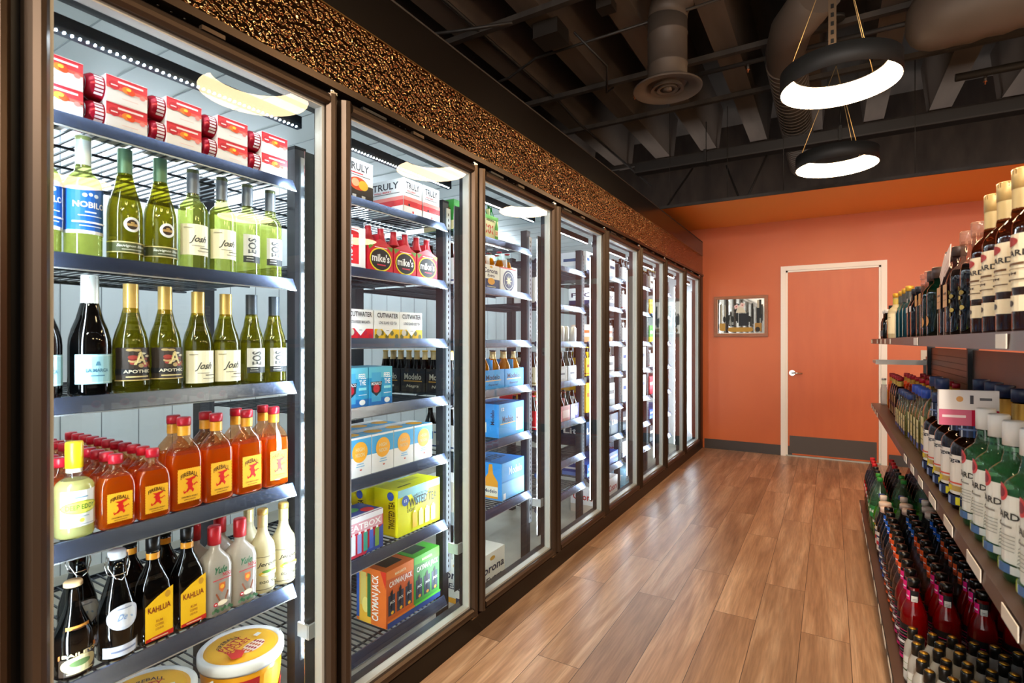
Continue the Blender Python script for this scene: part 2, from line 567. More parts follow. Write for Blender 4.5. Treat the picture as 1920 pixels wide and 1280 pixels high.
for i in range(7):
    A.disc(.15 + .09 * i, .42 + .03 * (i % 2), .03, '#1b1d1c', rv=.09, k=6)
A.rect(.46, .22, .66, .58, '#1a1f26', k=7)
A.poly([(.4, .6), (.62, .6), (.52, .82), (.44, .8)], '#d9d3bd', k=7)
A.poly([(.38, .7), (.46, .76), (.43, .86), (.36, .8)], '#e6c9c4', k=8)
A.poly([(.47, .78), (.56, .74), (.6, .86), (.51, .9)], '#e8cfc8', k=8)
A.disc(.41, .78, .014, '#a01a22', k=9); A.disc(.535, .82, .014, '#b02a2a', k=9); A.disc(.46, .84, .012, '#18181a', k=9)
A.rect(.04, .08, .17, .3, '#b98f3d', k=8); A.rect(.8, .06, .94, .3, '#a8813e', k=8)
A.disc(.86, .12, .05, '#2a2622', rv=.07, k=9)
A.poly([(.22, .1), (.26, .05), (.72, .05), (.77, .1), (.74, .18), (.25, .18)], '#b58c36', k=8)
A.rect(0, 0, 1, .02, '#e9e6da', k=9); A.rect(0, 0, .012, 1, '#e9e6da', k=9); A.rect(.988, 0, 1, 1, '#e9e6da', k=9)
ob('printed_mirror', m_, pic)

# ------------------------------------------------------------------ walk-in cooler
s_ = MB()
s_.box(-2.3, -.6, .0, -.02, YB, .02, M_CFLOOR); struct('floor_cooler', s_)
s_ = MB()
s_.box(-2.34, -.6, .02, -2.3, YB, 2.5, M_PANEL)
for i in range(38):
    y = -.5 + i * .195
    s_.box(-2.3, y, .02, -2.2985, y + .005, 2.5, mat('#7f8789', .5))
struct('wall_cooler_left', s_)
s_ = MB(); s_.box(-2.3, 6.86, .02, -.09, YB - .002, 2.5, M_PANEL); struct('wall_cooler_back', s_)
s_ = MB(); s_.box(-2.3, -.64, .02, -.02, -.6, 2.5, M_PANEL); struct('wall_cooler_front', s_)
s_ = MB(); s_.box(-2.34, -.64, 2.5, -.02, YB - .002, 2.545, M_PANEL)
for i in range(32):
    y = -.5 + i * .235
    s_.box(-2.3, y, 2.4985, -.09, y + .006, 2.5, mat('#6f777a' if i % 4 == 0 else '#9aa2a4', .5))
s_.box(-2.4, -1.2, 2.545, -.0, YB - .002, 2.552, M_BLACK)
struct('ceiling_cooler', s_)

# fascia panels
for i, (a, b) in enumerate(((-1.3, .587), (.592, 2.828), (2.832, 5.068), (5.072, YB))):
    s_ = MB(); s_.box(-.05, a, 2.142, -.004, b, 2.375, M_FASCIA); struct('trim_%d' % (3 + i), s_)
s_ = MB(); s_.box(-.05, -1.3, 2.379, -.003, YB, 2.55, mat('#14100d', .22, .0, .6)); s_.box(-.05, -1.3, 2.375, -.001, YB, 2.379, mat('#8a6a3a', .3, .8)); struct('trim_7', s_)

fr = thing('cooler_door_frame', 'long dark bronze frame and kick base carrying the row of glass doors', 'cooler frame', (0, 3.2, 0))
m_ = MB()
m_.box(-.09, -1.3 - 3.2, 2.12, .008, YB - 3.2, 2.142, M_BRONZE)
m_.box(-.09, -1.3 - 3.2, 2.06, -.03, YB - 3.2, 2.12, M_BLK)
ob('header', m_, fr)
m_ = MB()
m_.prism([(-.09, 0), (0, 0), (0, .088), (-.012, .1), (-.09, .1)], -1.3 - 3.2, YB - 3.2, M_BRONZE_D)
m_.box(-.09, -1.3 - 3.2, .1, -.03, YB - 3.2, .135, M_BLK)
ob('base', m_, fr)
for k in range(-1, 9):
    m_ = MB(); y = B(k) - 3.2
    m_.box(-.075, y - .028, .135, -.036, y + .028, 2.06, M_BLKP)
    if k == 8:
        m_.box(-.075, y + .0, .1, -.002, YB - 3.2, 2.12, M_BRONZE_D)
    ob('mullion', m_, fr)

door_names = ['first', 'second', 'third', 'fourth', 'fifth', 'sixth', 'seventh', 'eighth']
def stile(mb, y0, y1, z0, z1):
    pts = [(-.012, y0), (.008, y0), (.02, y0 + .009), (.026, (y0 + y1) / 2), (.02, y1 - .009), (.008, y1), (-.012, y1)]
    n = len(pts)
    mb.prism(pts, z0, z1, M_BRONZE, 'z')
def rail(mb, y0, y1, z0, z1):
    zc = (z0 + z1) / 2
    mb.prism([(-.012, z0), (.012, z0), (.022, z0 + .008), (.024, zc), (.022, z1 - .008), (.012, z1), (-.012, z1)], y0, y1, M_BRONZE, 'y')
GW = .767
Zb, Zt = .105, 2.092
door_meshes = {}
def door_parts():
    a = MB()
    stile(a, 0, .04, Zb, Zt); stile(a, GW - .04, GW, Zb, Zt)
    rail(a, .036, GW - .036, Zb, Zb + .038); rail(a, .036, GW - .036, Zt - .036, Zt)
    a.box(-.028, .006, Zb + .006, -.012, .036, Zt - .006, M_BLK); a.box(-.028, GW - .036, Zb + .006, -.012, GW - .006, Zt - .006, M_BLK)
    g = MB(); g.box(-.028, .042, Zb + .04, -.004, GW - .042, Zt - .038, M_PANE)
    p = MB()
    y0, y1, z0, z1 = .04, GW - .04, Zb + .038, Zt - .036
    for (c0, d0, c1, d1) in ((y0, z0, y1, z0 + .009), (y0, z1 - .009, y1, z1), (y0, z0 + .009, y0 + .009, z1 - .009), (y1 - .009, z0 + .009, y1, z1 - .009)):
        p.box(-.034, c0, d0, -.001, c1, d1, M_SPACER)
    hg = MB()
    hg.box(-.006, GW - .03, Zt + .001, .016, GW - .004, Zt + .01, M_CHROME)
    hg.lathe([(.009, 0), (.009, .008), (.006, .012)], M_CHROME, 10, (.006, GW - .017, Zt + .008))
    hb = MB()
    hb.box(-.004, GW - .05, Zb - .007, .018, GW - .004, Zb - .001, mat('#7e6549', .4, .7))
    tq = MB()
    tq.box(.0, .09, Zt + .003, .012, .2, Zt + .012, M_BLKP); tq.box(.0, .34, Zt + .003, .014, .4, Zt + .014, M_BRONZE)
    for i in range(3):
        tq.lathe([(.003, 0), (.0, .002)], M_CHROME, 6, (.01, .24 + i * .03, Zt + .008))
    return a, g, p, hg, hb, tq
a, g, p, hg, hb, tq = door_parts()
KD = Kind('glass_cooler_door', 'cooler door')
KD.part('door_frame', a).part('glass_pane', g, label='clear double glass pane').part('pane_edge_strip', p, label='silver strip around the glass').part('hinge', hg).part('hinge', hb).part('closer_bracket', tq)
KD.put(0, B(-1) + .01, 0, 'dark bronze framed glass cooler door cut off by left photo edge')
for k in range(8):
    KD.put(0, B(k) + .01, 0, 'dark bronze framed glass cooler door, %s whole one counted from the camera' % door_names[k])

# led bars on the mullions
M_LENS = emat('#eaf3ff', LED_E, 'led_and_fill_glow')
KL = Kind('led_light_bar', 'light')
a = MB(); a.box(-.016, -.046, .2, 0, .046, 1.92, M_ALU)
for i in range(60):
    pass
KL.part('housing', a)
for sgn in (-1, 1):
    l_ = MB()
    y0 = sgn * .046
    a0, a1 = (-.003, y0 + sgn * .015), (-.013, y0 + sgn * .001)
    l_.add([(a0[0], a0[1], .21), (a1[0], a1[1], .21), (a1[0], a1[1], 1.9), (a0[0], a0[1], 1.9)], [(0, 1, 2, 3)], M_LENS)
    l_.prism([(-.002, y0), (0, y0), (0, y0 + sgn * .0165), (-.002, y0 + sgn * .0165)], .2, 1.92, M_ALU, 'z')
    KL.part('lens', l_)
for k in range(0, 9):
    KL.put(-.077, B(k), 0, 'white vertical light bar on the mullion %s' % (('left of the first whole cooler door',) + tuple('between the %s and %s cooler doors' % (door_names[i], door_names[i + 1]) for i in range(7)) + ('at the far end of the coolers',))[k])
KH = Kind('header_light_bar', 'light')
a = MB(); a.box(-.0225, .05, 1.997, 0, GW - .05, 2.035, mat('#26303c', .4, .3)); KH.part('housing', a)
a = MB()
for i in range(44):
    y = .07 + i * (GW - .14) / 43
    a.box(-.004, y - .0018, 1.9955, .0015, y + .0018, 1.999, M_LENS)
KH.part('lens', a)
a = MB()  # glowing strip added behind the bar to light the cooler interior
a.add([(-.031, .06, 2.03), (-.031, GW - .06, 2.03), (-.023, GW - .06, 1.998), (-.023, .06, 1.998)], [(0, 1, 2, 3)], emat('#eaf3ff', 6.0, 'led_and_fill_glow'))
KH.part('rear_fill_strip', a)
for k in range(8):
    KH.put(-.095, B(k) + .01, 0, 'dark horizontal light bar with tiny dots above %s cooler bay' % door_names[k])

# fill tubes added at the back of the walk-in ceiling to brighten the interior
KT = Kind('cooler_fill_tube', 'light')
a = MB(); a.box(-.06, 0, .03, .06, 1.25, .055, M_WHITEP); KT.part('fixture_body', a)
a = MB(); a.tube([(0, .03, .008), (0, 1.22, .008)], .016, emat('#e8f1ff', 70.0, 'tube_glow'), 8); KT.part('tube', a)
for i, y in enumerate((-.3, 1.3, 2.9, 4.5)):
    KT.put(-2.05, y, 2.44, 'added white fill tube at the back of the cooler ceiling, %s from camera' % ORD[i])

# posts
KP = Kind('rack_post', 'shelf post')
a = MB(); a.box(-.02, -.021, .02, .02, .021, 1.955, M_BLKP)
for i in range(3):
    a.box(-.021, -.022, 1.955, .021, .022, 1.965, M_BLKP)
KP.part('upright', a)
a = MB(); a.box(.02, -.002, .25, .026, .03, 1.93, M_ALU)
for i in range(66):
    a.box(.0262, .01, .27 + i * .025, .0268, .016, .282 + i * .025, M_BLK)
KP.part('slotted_strip', a, label='galvanised slotted strip')
for k in range(0, 9):
    KP.put(-.185, B(k) - .012, 0, 'black front rack post with slotted strip ' + (('left of the first cooler bay',) + tuple('between %s and %s cooler bays' % (door_names[i], door_names[i + 1]) for i in range(7)) + ('at the far end',))[k])
KR = Kind('rack_post', 'shelf post')
a = MB(); a.box(-.025, -.028, .02, .025, .028, 1.955, M_BLKP); KR.part('upright', a)
for k in range(0, 9):
    KR.put(-.76, B(k), 0, 'plain black rear rack post ' + (('left of the first cooler bay',) + tuple('between %s and %s cooler bays' % (door_names[i], door_names[i + 1]) for i in range(7)) + ('at the far end',))[k])
# white clamp on first and later posts
kc_ = MB(); kc_.box(-.004, -.035, 0, .004, .02, .045, mat('#d5dade', .3, .4)); kc_.box(-.05, -.035, 0, .0, -.028, .045, mat('#d5dade', .3, .4))
KC = Kind('post_clamp', 'clamp'); KC.part('bracket', kc_)
for k, z in ((1, .37), (2, .37), (3, .37)):
    KC.put(-.06, B(k) - .03, z, 'small white metal clamp low on the post right of %s cooler bay' % door_names[k - 1])

# shelves
SW = .707
KS = Kind('wire_shelf', 'shelf')
a = MB()
for i in range(26):
    y = .015 + i * (SW - .03) / 25
    a.box(-.63, y - .0022, -.006, .0, y + .0022, -.0015, M_WIRE)
for x in (-.62, -.42, -.22, -.04):
    a.box(x - .003, .0, -.012, x + .003, SW, -.006, M_WIRE)
a.box(-.635, 0, -.012, -.63, SW, 0, M_WIRE)
KS.part('wire_rack', a)
a = MB()
a.prism([(.0, -.004), (.006, .006), (.010, .005), (.028, -.03), (.024, -.034), (.0, -.018)], 0, SW, M_LIP, 'y')
a.box(.0245, 0, -.0345, .0285, SW, -.0315, mat('#cfd6dc', .2, .7))
KS.part('front_lip', a, label='scuffed blue grey metal front lip')
SH = {0: [1.83, 1.512, 1.183, .855, .53, .14]}
SH[1] = [1.84, 1.583, 1.322, 1.067, .808, .512, .17]
SH[2] = [1.84, 1.585, 1.318, 1.065, .8, .455]
SH[3] = [1.80, 1.547, 1.31, 1.05, .787, .536, .33]
for k in range(4, 8):
    SH[k] = [1.825, 1.585, 1.31, 1.065, .8, .56, .33]
SHN = ['top', 'second', 'third', 'fourth', 'fifth', 'sixth', 'seventh']
for k in range(7):
    for i, z in enumerate(SH[k]):
        KS.put(-.14, B(k) + .013, z, '%s wire shelf with blue grey lip behind the %s cooler door' % (SHN[i], door_names[k]))

# ------------------------------------------------------------------ ceiling fittings
# round duct with diffuser
dd = thing('ceiling_duct', 'round grey vertical duct with elbow ending in a ringed diffuser', 'duct', (.26, 4.23, 3.29))
m_ = MB(); m_.lathe([(.15, .05), (.15, .18), (.155, .185), (.15, .19), (.15, .42), (.155, .425), (.15, .43), (.15, .56)], M_DUCT, 32); ob('vertical_duct', m_, dd)
m_ = MB()
pts = [(0, 0, .55)] + [(.3 - .3 * math.cos(t), 0, .55 + .27 * math.sin(t)) for t in (.25, .5, .75, 1.0, 1.25, 1.5)]
m_.tube(pts + [(.9, 0, .83)], .152, M_DUCT, 24); ob('duct_elbow', m_, dd)
m_ = MB()
m_.lathe([(.26, .0), (.262, .012), (.2, .05), (.155, .06)], M_DUCT, 40, caps=False)
m_.lathe([(.26, .0), (.165, .02), (.15, .06)], mat('#5b5550', .5), 40, caps=False)
m_.lathe([(.125, .0), (.11, .03)], M_DUCT, 32, caps=False); m_.lathe([(.125, .0), (.1, .005)], M_DUCT, 32, caps=False)
m_.lathe([(.08, -.004), (.07, .03)], M_DUCT, 32, caps=False); m_.lathe([(.08, -.004), (.055, .002)], M_DUCT, 32, caps=False)
m_.lathe([(.0, -.006), (.035, -.002), (.03, .03)], M_DUCT, 24, caps=False)
m_.lathe([(.15, .07), (.0, .071)], M_BLK, 24, caps=False)
ob('diffuser', m_, dd, label='round ringed air diffuser')
# large duct upper right
m_ = MB()
R_ = .235
t_ = MB(); t_.lathe([(0, 0), (.09, .01), (.15, .04), (.195, .09), (.225, .16), (R_, .25)] + [(R_ + (.012 if i % 2 else 0), .3 + i * .085 + (.01 if i % 2 else 0)) for i in range(22)], M_DUCT, 32)
def tw(v):                                              # lay the turned shape along +x, slightly towards the camera
    x, y, z = v
    return (1.84 + z * .985, 4.95 + x - z * .17, 3.68 + y)
m_.add([tw(v) for v in t_.v], t_.f, M_DUCT, True)
bd = ob('flexible_duct', m_)
tag(bd, 'very wide ribbed grey duct bending across the top right ceiling', 'duct')
m_ = MB()
px = [(1.03, 8.4, 3.75), (1.03, 5.3, 3.75), (1.04, 5.0, 3.755), (1.1, 4.7, 3.76), (1.3, 4.3, 3.76)]
m_.tube(px, .155, M_DUCT, 22)
for i in range(36):
    y = 5.2 + i * .09
    m_.tube([(1.03, y, 3.75), (1.03, y + .012, 3.75)], .162, M_DUCT, 22)
tag(ob('flexible_duct', m_), 'narrow ribbed duct running to the back above the ring lamps', 'duct')
# long rectangular raceway across
m_ = MB(); m_.box(-.75, 6.55, 3.42, 8, 6.68, 3.54, mat('#242120', .5)); m_.box(-.75, 6.53, 3.42, 8, 6.55, 3.435, mat('#3a3634', .4))
rw = ob('ceiling_raceway', m_); tag(rw, 'long dark rectangular raceway crossing below the joists near the orange wall', 'raceway')
KB = Kind('raceway_strap', 'strap')
a = MB(); a.box(-.015, -.01, 0, .015, .16, .155, mat('#1d1b1a', .5)); a.tube([(0, .07, .15), (0, .07, .5)], .005, M_BLK, 6); KB.part('strap', a)
for i, x in enumerate((.1, 1.45, 3.0)):
    KB.put(x, 6.525, 3.41, 'dark hanger strap round the long raceway, %s one' % ['left', 'middle', 'right'][i])
# sprinkler pipes
def pipe(pts, r, label, m=None, name='ceiling_pipe', cat='pipe'):
    m_ = MB(); m_.tube(pts, r, m or mat('#2a2725', .5), 8); return tag(ob(name, m_), label, cat)
pipe([(-.25, 5.0, 3.72), (3.6, 5.0, 3.72), (8, 5.0, 3.72)], .02, 'thin black pipe crossing behind the round diffuser')
pipe([(-1.9, 3.3, 3.85), (-1.2, 3.45, 3.8), (-.75, 3.55, 3.78)], .014, 'short black cable sagging beside the ceiling junction box', name='ceiling_cable', cat='cable')
pipe([(-2.3, 4.45, 3.84), (-1.3, 4.4, 3.85), (-.9, 4.2, 3.84), (.8, 4.2, 3.86)], .012, 'slim conduit bending across the joists left of the diffuser', name='ceiling_conduit', cat='conduit')
pipe([(-1.15, -5, 3.9), (-1.15, 5.2, 3.9), (-1.05, 5.5, 3.75), (-1.05, 8.3, 3.75)], .014, 'long conduit running along a joist above the coolers', name='ceiling_conduit', cat='conduit')
pipe([(-.48, 4.1, 3.9), (-.3, 4.4, 3.7), (-.42, 4.7, 3.62), (-.5, 5.1, 3.85)], .01, 'bent conduit dropping from the junction box', name='ceiling_conduit', cat='conduit')
pipe([(2.3, 6.0, 3.62), (8, 6.0, 3.62)], .035, 'thick black pipe at the upper right above the raceway')
jb = MB(); jb.box(-.11, -.11, 0, .11, .11, .12, mat('#34302d', .4, .3)); jb.box(-.115, -.115, -.004, .115, .115, 0, mat('#3d3835', .4, .3))
o = ob('junction_box', jb, None, (-.62, 3.95, 3.79)); tag(o, 'square dark junction box under the joists left of the diffuser', 'electrical box')
jb = MB(); jb.box(-.06, -.06, 0, .06, .06, .07, mat('#34302d', .4, .3))
o = ob('junction_box', jb, None, (-.12, 3.9, 3.86)); tag(o, 'smaller junction box touching the joist just left of round duct', 'electrical box')
KSp = Kind('sprinkler_head', 'sprinkler')
a = MB(); a.tube([(0, 0, 0), (0, 0, -.05)], .012, mat('#3a3634', .4), 8); KSp.part('nozzle', a)
a = MB(); a.lathe([(.006, 0), (.006, .02), (.016, .022), (.016, .025)], mat('#b06a48', .3, .6), 10, (0, 0, -.075)); KSp.part('deflector', a)
for x, y, z, l in ((-.25, 5.0, 3.71, 'left of the diffuser'), (.75, 5.0, 3.71, 'between diffuser and ring lamps'), (2.5, 6.0, 3.59, 'at the upper right')):
    KSp.put(x, y, z, 'small upright sprinkler head on black pipe ' + l)
# hanging wires
for i, (x, y, z0) in enumerate(((-.2, 6.1, 2.56), (.35, 6.5, 2.74), (.95, 6.1, 2.745), (2.05, 6.3, 2.745), (2.9, 6.2, 2.745))):
    pipe([(x, y, 4.0), (x, y, z0)], .003, 'thin dark hanger wire dropping to the soffit, %s from left' % ORD[i], name='hanger_wire', cat='wire')
for i, (p, q) in enumerate((((-.1, 6.8, 3.45), (-.4, 6.0, 2.56)), ((.3, 6.75, 3.4), (.55, 6.3, 2.75)), ((.75, 6.6, 3.4), (.5, 6.4, 2.75)))):
    pipe([p, q], .012, 'diagonal dark brace rod above the orange soffit, %s from left' % ORD[i], name='brace_rod', cat='rod')

# ring pendants
KPn = Kind('ring_pendant_lamp', 'pendant lamp')
RO, RI, HH = .285, .225, .105
a = MB()
seg = 56
a.lathe([(RO - .004, 0), (RO, 0), (RO, HH), (RI - .003, HH), (RI - .003, HH - .004), (RI, HH - .004)], M_PEND, seg, caps=False)
KPn.part('ring_housing', a, label='matte black ring housing')
a = MB(); a.lathe([(RO - .004, .001), (RI, HH - .004)], emat('#ffd6a4', PEND_E, 'lamp_diffuser'), seg, caps=False)
KPn.part('diffuser', a, label='glowing inner diffuser')
for t in (PI * .95, PI * 1.62, PI * .28):
    a = MB(); a.tube([(RO * .93 * math.cos(t), RO * .93 * math.sin(t), HH), (0, 0, .8)], .0022, mat('#b79b6a', .4, .5), 6); KPn.part('suspension_cable', a)
a = MB(); a.tube([(0, 0, .8), (0, 0, 1.16)], .004, M_BLK, 6); KPn.part('cord', a)
a = MB(); a.lathe([(.06, 1.16), (.06, 1.19)], M_PEND, 24); KPn.part('canopy', a)
PL = [(1.40, 3.38, 'nearest black ring pendant lamp glowing warm above the aisle'), (1.40, 4.93, 'farther smaller looking black ring pendant near the orange soffit'),
      (1.40, 1.83, 'black ring pendant just above the camera view'), (1.40, .28, 'black ring pendant directly over the camera'),
      (4.24, 2.0, 'ring pendant over the next aisle, nearest'), (4.24, 3.6, 'ring pendant over the next aisle, middle'), (4.24, 5.2, 'ring pendant over the next aisle, farthest'),
      (1.40, -1.3, 'black ring pendant behind the camera'), (4.24, .4, 'ring pendant over the next aisle, behind the gondola start')]
for x, y, l in PL:
    KPn.put(x, y, 2.69, l)
m_ = MB(); m_.box(-.02, -.02, 0, .02, .02, .95, mat('#5f5040', .4, .4))
for i in range(18):
    m_.box(-.008, -.0215, .03 + i * .05, .008, -.02, .055 + i * .05, M_BLK)
o = ob('slotted_strut', m_, None, (1.37, 3.6, 2.95)); tag(o, 'slotted metal strut hanging upright behind the nearest ring lamp', 'strut')

# ------------------------------------------------------------------ gondola
gd = thing('gondola_shelving', 'low brown steel gondola base deck along the right of the aisle', 'shelving base', (1.9, 1.5, 0))
m_ = MB(); m_.box(1.57 - 1.9, -3.6 - 1.5, 0, 2.02 - 1.9, 4.69 - 1.5, .12, M_GOND); m_.box(1.548 - 1.9, -3.6 - 1.5, .12, 2.02 - 1.9, 4.69 - 1.5, .15, M_GOND); ob('deck', m_, gd)
m_ = MB(); m_.box(1.545 - 1.9, -3.6 - 1.5, .118, 1.548 - 1.9, 4.69 - 1.5, .148, M_BLKP)
for i in range(20):
    y = -.2 + i * .245 + (.03 if i % 3 else 0)
    m_.box(1.5435 - 1.9, y - 1.5, .121, 1.545 - 1.9, y + .15 - 1.5, .144, mat('#e6dccb', .5))
ob('price_rail', m_, gd, label='price rail with white tags')
bp = thing('gondola_back_panel', 'brown slotted gondola back panel behind the middle shelf bottles', 'shelving panel', (2.01, 1.5, .15))
m_ = MB(); m_.box(1.995 - 2.01, -3.6 - 1.5, 0, 2.015 - 2.01, 4.95 - 1.5, 1.12, M_GOND)
for i in range(5):
    m_.box(1.9935 - 2.01, 3.68 - 1.5, .93 + i * .035, 1.995 - 2.01, 4.93 - 1.5, .934 + i * .035, mat('#2a1d17', .5))
ob('panel', m_, bp)
for y in (4.96, 3.62, 2.4, 1.2, 0):
    m_ = MB(); m_.box(1.975 - 2.01, y - .014 - 1.5, 0, 2.02 - 2.01, y + .014 - 1.5, 1.17, M_BLKP); ob('upright', m_, bp)
def gshelf(x0, z, label, tags, thick=.03, y1=4.98):
    t = thing('gondola_shelf', label, 'shelf', (1.8, 1.5, z - thick))
    m_ = MB(); m_.box(x0 + .006 - 1.8, -3.6 - 1.5, thick - .012, 1.973 - 1.8, y1 - 1.5, thick, M_GOND)
    m_.box(x0 + .006 - 1.8, -3.6 - 1.5, 0, x0 + .02 - 1.8, y1 - 1.5, thick - .012, M_GOND)
    m_.box(x0 + .02 - 1.8, y1 - .012 - 1.5, 0, 1.973 - 1.8, y1 - 1.5, thick - .012, M_GOND)
    ob('shelf_board', m_, t)
    m_ = MB(); m_.prism([(x0 - 1.8, -.002), (x0 + .006 - 1.8, -.002), (x0 + .006 - 1.8, thick + .002), (x0 + .002 - 1.8, thick + .002)], -3.6 - 1.5, y1 - 1.5, mat('#4a342c', .35, .1), 'y')
    ob('price_channel', m_, t)
    for y, w in tags:
        m_ = MB(); m_.box(x0 - .003 - 1.8, y - 1.5, .001, x0 - .001 - 1.8, y + w - 1.5, thick - .002, mat('#e9e3d8', .45)); ob('price_tag', m_, t)
    return t
gshelf(1.632, 1.331, 'top brown gondola shelf just above eye level carrying liquor bottles', [(4.9, .03), (4.82, .03), (4.3, .05), (4.0, .05), (3.7, .06), (3.4, .06), (2.4, .1), (1.27, .07)])
gshelf(1.632, .84, 'middle brown gondola shelf with metallic top and white price tags', [(4.88, .05), (4.7, .05), (4.5, .05), (4.3, .06), (2.72, .09), (2.5, .09), (2.28, .1), (2.02, .12), (1.76, .12), (1.46, .13), (1.2, .1), (.95, .1)])
m_ = MB(); m_.box(0, 0, 0, .33, .3, .022, mat('#c9c5bc', .3, .2)); m_.box(0, -.004, -.006, .33, 0, .03, mat('#dedad0', .3, .2)); m_.box(.33, -.0, -1.145, .35, .02, .03, M_BLKP); m_.box(.33, .28, -1.145, .35, .3, .03, M_BLKP)
o = ob('endcap_shelf', m_, None, (1.66, 4.985, 1.145)); tag(o, 'short white shelf at the gondola end above the red capped bottles', 'shelf')

# ------------------------------------------------------------------ products: helpers
def cyl(r, span, z0, z1, seg_r=None):
    """mapping for a label wrapped round a bottle, facing +x"""
    sp = math.radians(span)
    def fn(u, v, k):
        a = (u - .5) * sp; rr = r + .0005 * (k + 1)
        return (rr * math.cos(a), rr * math.sin(a), z0 + v * (z1 - z0))
    return fn, max(3, int(span / 14)), r * sp, z1 - z0
def flat(x, w, z0, z1, y0=None):
    y0 = -w / 2 if y0 is None else y0
    return (lambda u, v, k: (x + .0004 * (k + 1), y0 + u * w, z0 + v * (z1 - z0))), 1, w, z1 - z0

def bord(R, H, nr=.0142):
    return [(R * .82, 0), (R * .97, .002), (R, .008), (R, .58 * H), (R * .985, .61 * H), (R * .9, .645 * H), (R * .7, .68 * H), (R * .48, .71 * H), (nr * 1.15, .745 * H), (nr, .78 * H), (nr, .965 * H), (nr * 1.12, .97 * H), (nr * 1.12, H)]
def burg(R, H, nr=.0142):
    return [(R * .82, 0), (R * .97, .002), (R, .008), (R, .42 * H), (R * .97, .48 * H), (R * .85, .56 * H), (R * .64, .65 * H), (nr * 1.35, .74 * H), (nr * 1.05, .81 * H), (nr, .965 * H), (nr * 1.12, .97 * H), (nr * 1.12, H)]
def sup(R, H, nr, sh0=.6, sh1=.78, q=1.0):
    """shouldered spirit bottle, squarish body with a round neck"""
    return [(R * .9, 0, q), (R, .006, q), (R, sh0 * H, q), (R * .95, (sh0 + .04) * H, q), (R * .78, (sh0 + .6 * (sh1 - sh0)) * H, q * .8), (nr * 1.5, (sh1 - .02) * H, q * .3), (nr, (sh1 + .02) * H, 0), (nr, H, 0)]

def glassfn(glass, liq, zl):
    return lambda z: liq if z < zl else glass

def bottle(kname, cat, prof, H, glass, liq, zl, cap=None, labels=(), foil=None, seg=24, asp=1.0, sq=2.0, bands=()):
    K = Kind(kname, cat)
    a = MB(); a.lathe(prof, glassfn(glass, liq, zl) if liq else glass, seg, asp=asp, sq=sq)
    K.part('glass_body', a)
    if cap:                                             # (r, z0, z1, material, round?)
        r, z0, z1, m = cap[:4]
        a = MB(); a.lathe([(r, z0), (r, z1 - .003), (r * .9, z1), (0, z1 + .0005)], m, 18)
        if len(cap) > 4:
            a.lathe([(r * .8, z1 + .001), (0, z1 + .002)], cap[4], 14)
        K.part('cap', a)
    if foil:
        r, z0, z1, m = foil[:4]
        r1 = foil[4] if len(foil) > 4 else r
        a = MB(); a.lathe([(r, z0), (r1, z1)], m, 18, caps=False); K.part('neck_band', a)
    for fnset, draw in labels:
        a = MB(); A = Art(a, *fnset); draw(A); K.part('paper_label', a)
    return K

GL_CLEAR = gmat('#eef6f2', .04, '#dfe9e4')
GL_GREEN = gmat('#d3cc66', .25, '#8a8618')
GL_GREEN_L = gmat('#b0aa45', .3, '#77741a')
GL_PALE = gmat('#e9edbb', .14, '#c9d07a')
LQ_PALE = gmat('#dfe6a0', .25, '#b9c25a')
GL_DARK = gmat('#15181a', .6, '#07090a', ior=1.6)
LQ_AMBER = gmat('#e88a34', .42, '#ea6f10')
GL_AMBER_T = gmat('#f0cfae', .1, '#d8a070')
LQ_LEMON = gmat('#eef0b8', .6, '#e2e59a')
GL_BROWN = gmat('#5a2a10', .4, '#2a1206')
LQ_RED = gmat('#d00a10', .4, '#c00308')
LQ_GREENS = gmat('#5ec26a', .3, '#2a9a3a')
GL_GREENS = gmat('#bfe8c6', .08, '#9ad6a4')
LQ_GOLDBEER = gmat('#e8a81e', .4, '#e0980c')

# ---- label drawings
def d_nobilo(A):
    A.rect(0, .05, 1, 1, '#1f63b8'); A.rect(0, 0, 1, .07, '#e9eef2'); A.rect(0, .95, 1, 1, '#174f9a')
    A.text('NOBILO', .5, .62, .5, .13, '#f4f7fa'); A.disc(.42, .82, .035, '#d7e2ee'); A.disc(.5, .84, .03, '#d7e2ee'); A.disc(.58, .82, .035, '#d7e2ee')
    A.text('ICON', .5, .46, .16, .05, '#cfe0f2'); A.text('REGIONAL COLLECTION', .5, .38, .34, .03, '#cfe0f2')
    A.text('SAUVIGNON BLANC', .5, .24, .5, .06, '#f4f7fa'); A.text('MARLBOROUGH', .5, .16, .3, .03, '#cfe0f2')
def d_kcring(A):
    A.disc(.5, .5, .5, '#e9e9ea', rv=.5); A.disc(.5, .5, .33, '#3a2a20', rv=.33); A.rect(.18, .4, .82, .56, '#b99558'); A.text('KC', .5, .62, .22, .14, '#c9a565')
def d_kcband(A):
    A.rect(0, 0, 1, 1, '#4c5230'); A.rect(0, .9, 1, 1, '#d8c98a'); A.rect(0, 0, 1, .08, '#d8c98a')
    A.text('Sauvignon Blanc', .5, .6, .5, .3, '#d9dccb', shear=.2); A.text('MARLBOROUGH', .5, .3, .34, .14, '#b9bca6')
def d_josh(A):
    A.rect(0, 0, 1, 1, '#f3eed4'); A.text('Josh', .48, .5, .38, .28, '#4a4d4a', shear=.45); A.rect(.3, .3, .62, .315, '#77766a')
    A.text('CELLARS', .64, .24, .3, .05, '#6f6c5c'); A.text('CHARDONNAY', .6, .14, .34, .035, '#8d8974'); A.text('EST 2007', .22, .88, .2, .03, '#8d8974')
def d_eos(A):
    A.rect(0, 0, 1, 1, '#d5d6d4'); A.rect(0, 0, 1, .24, '#2e3234'); A.text('EOS', .42, .6, .42, .55, '#55585a', rot=True)
    A.text('PINOT', .3, .17, .3, .05, '#d5d6d4'); A.text('GRIGIO', .3, .08, .34, .04, '#aeb0b0')
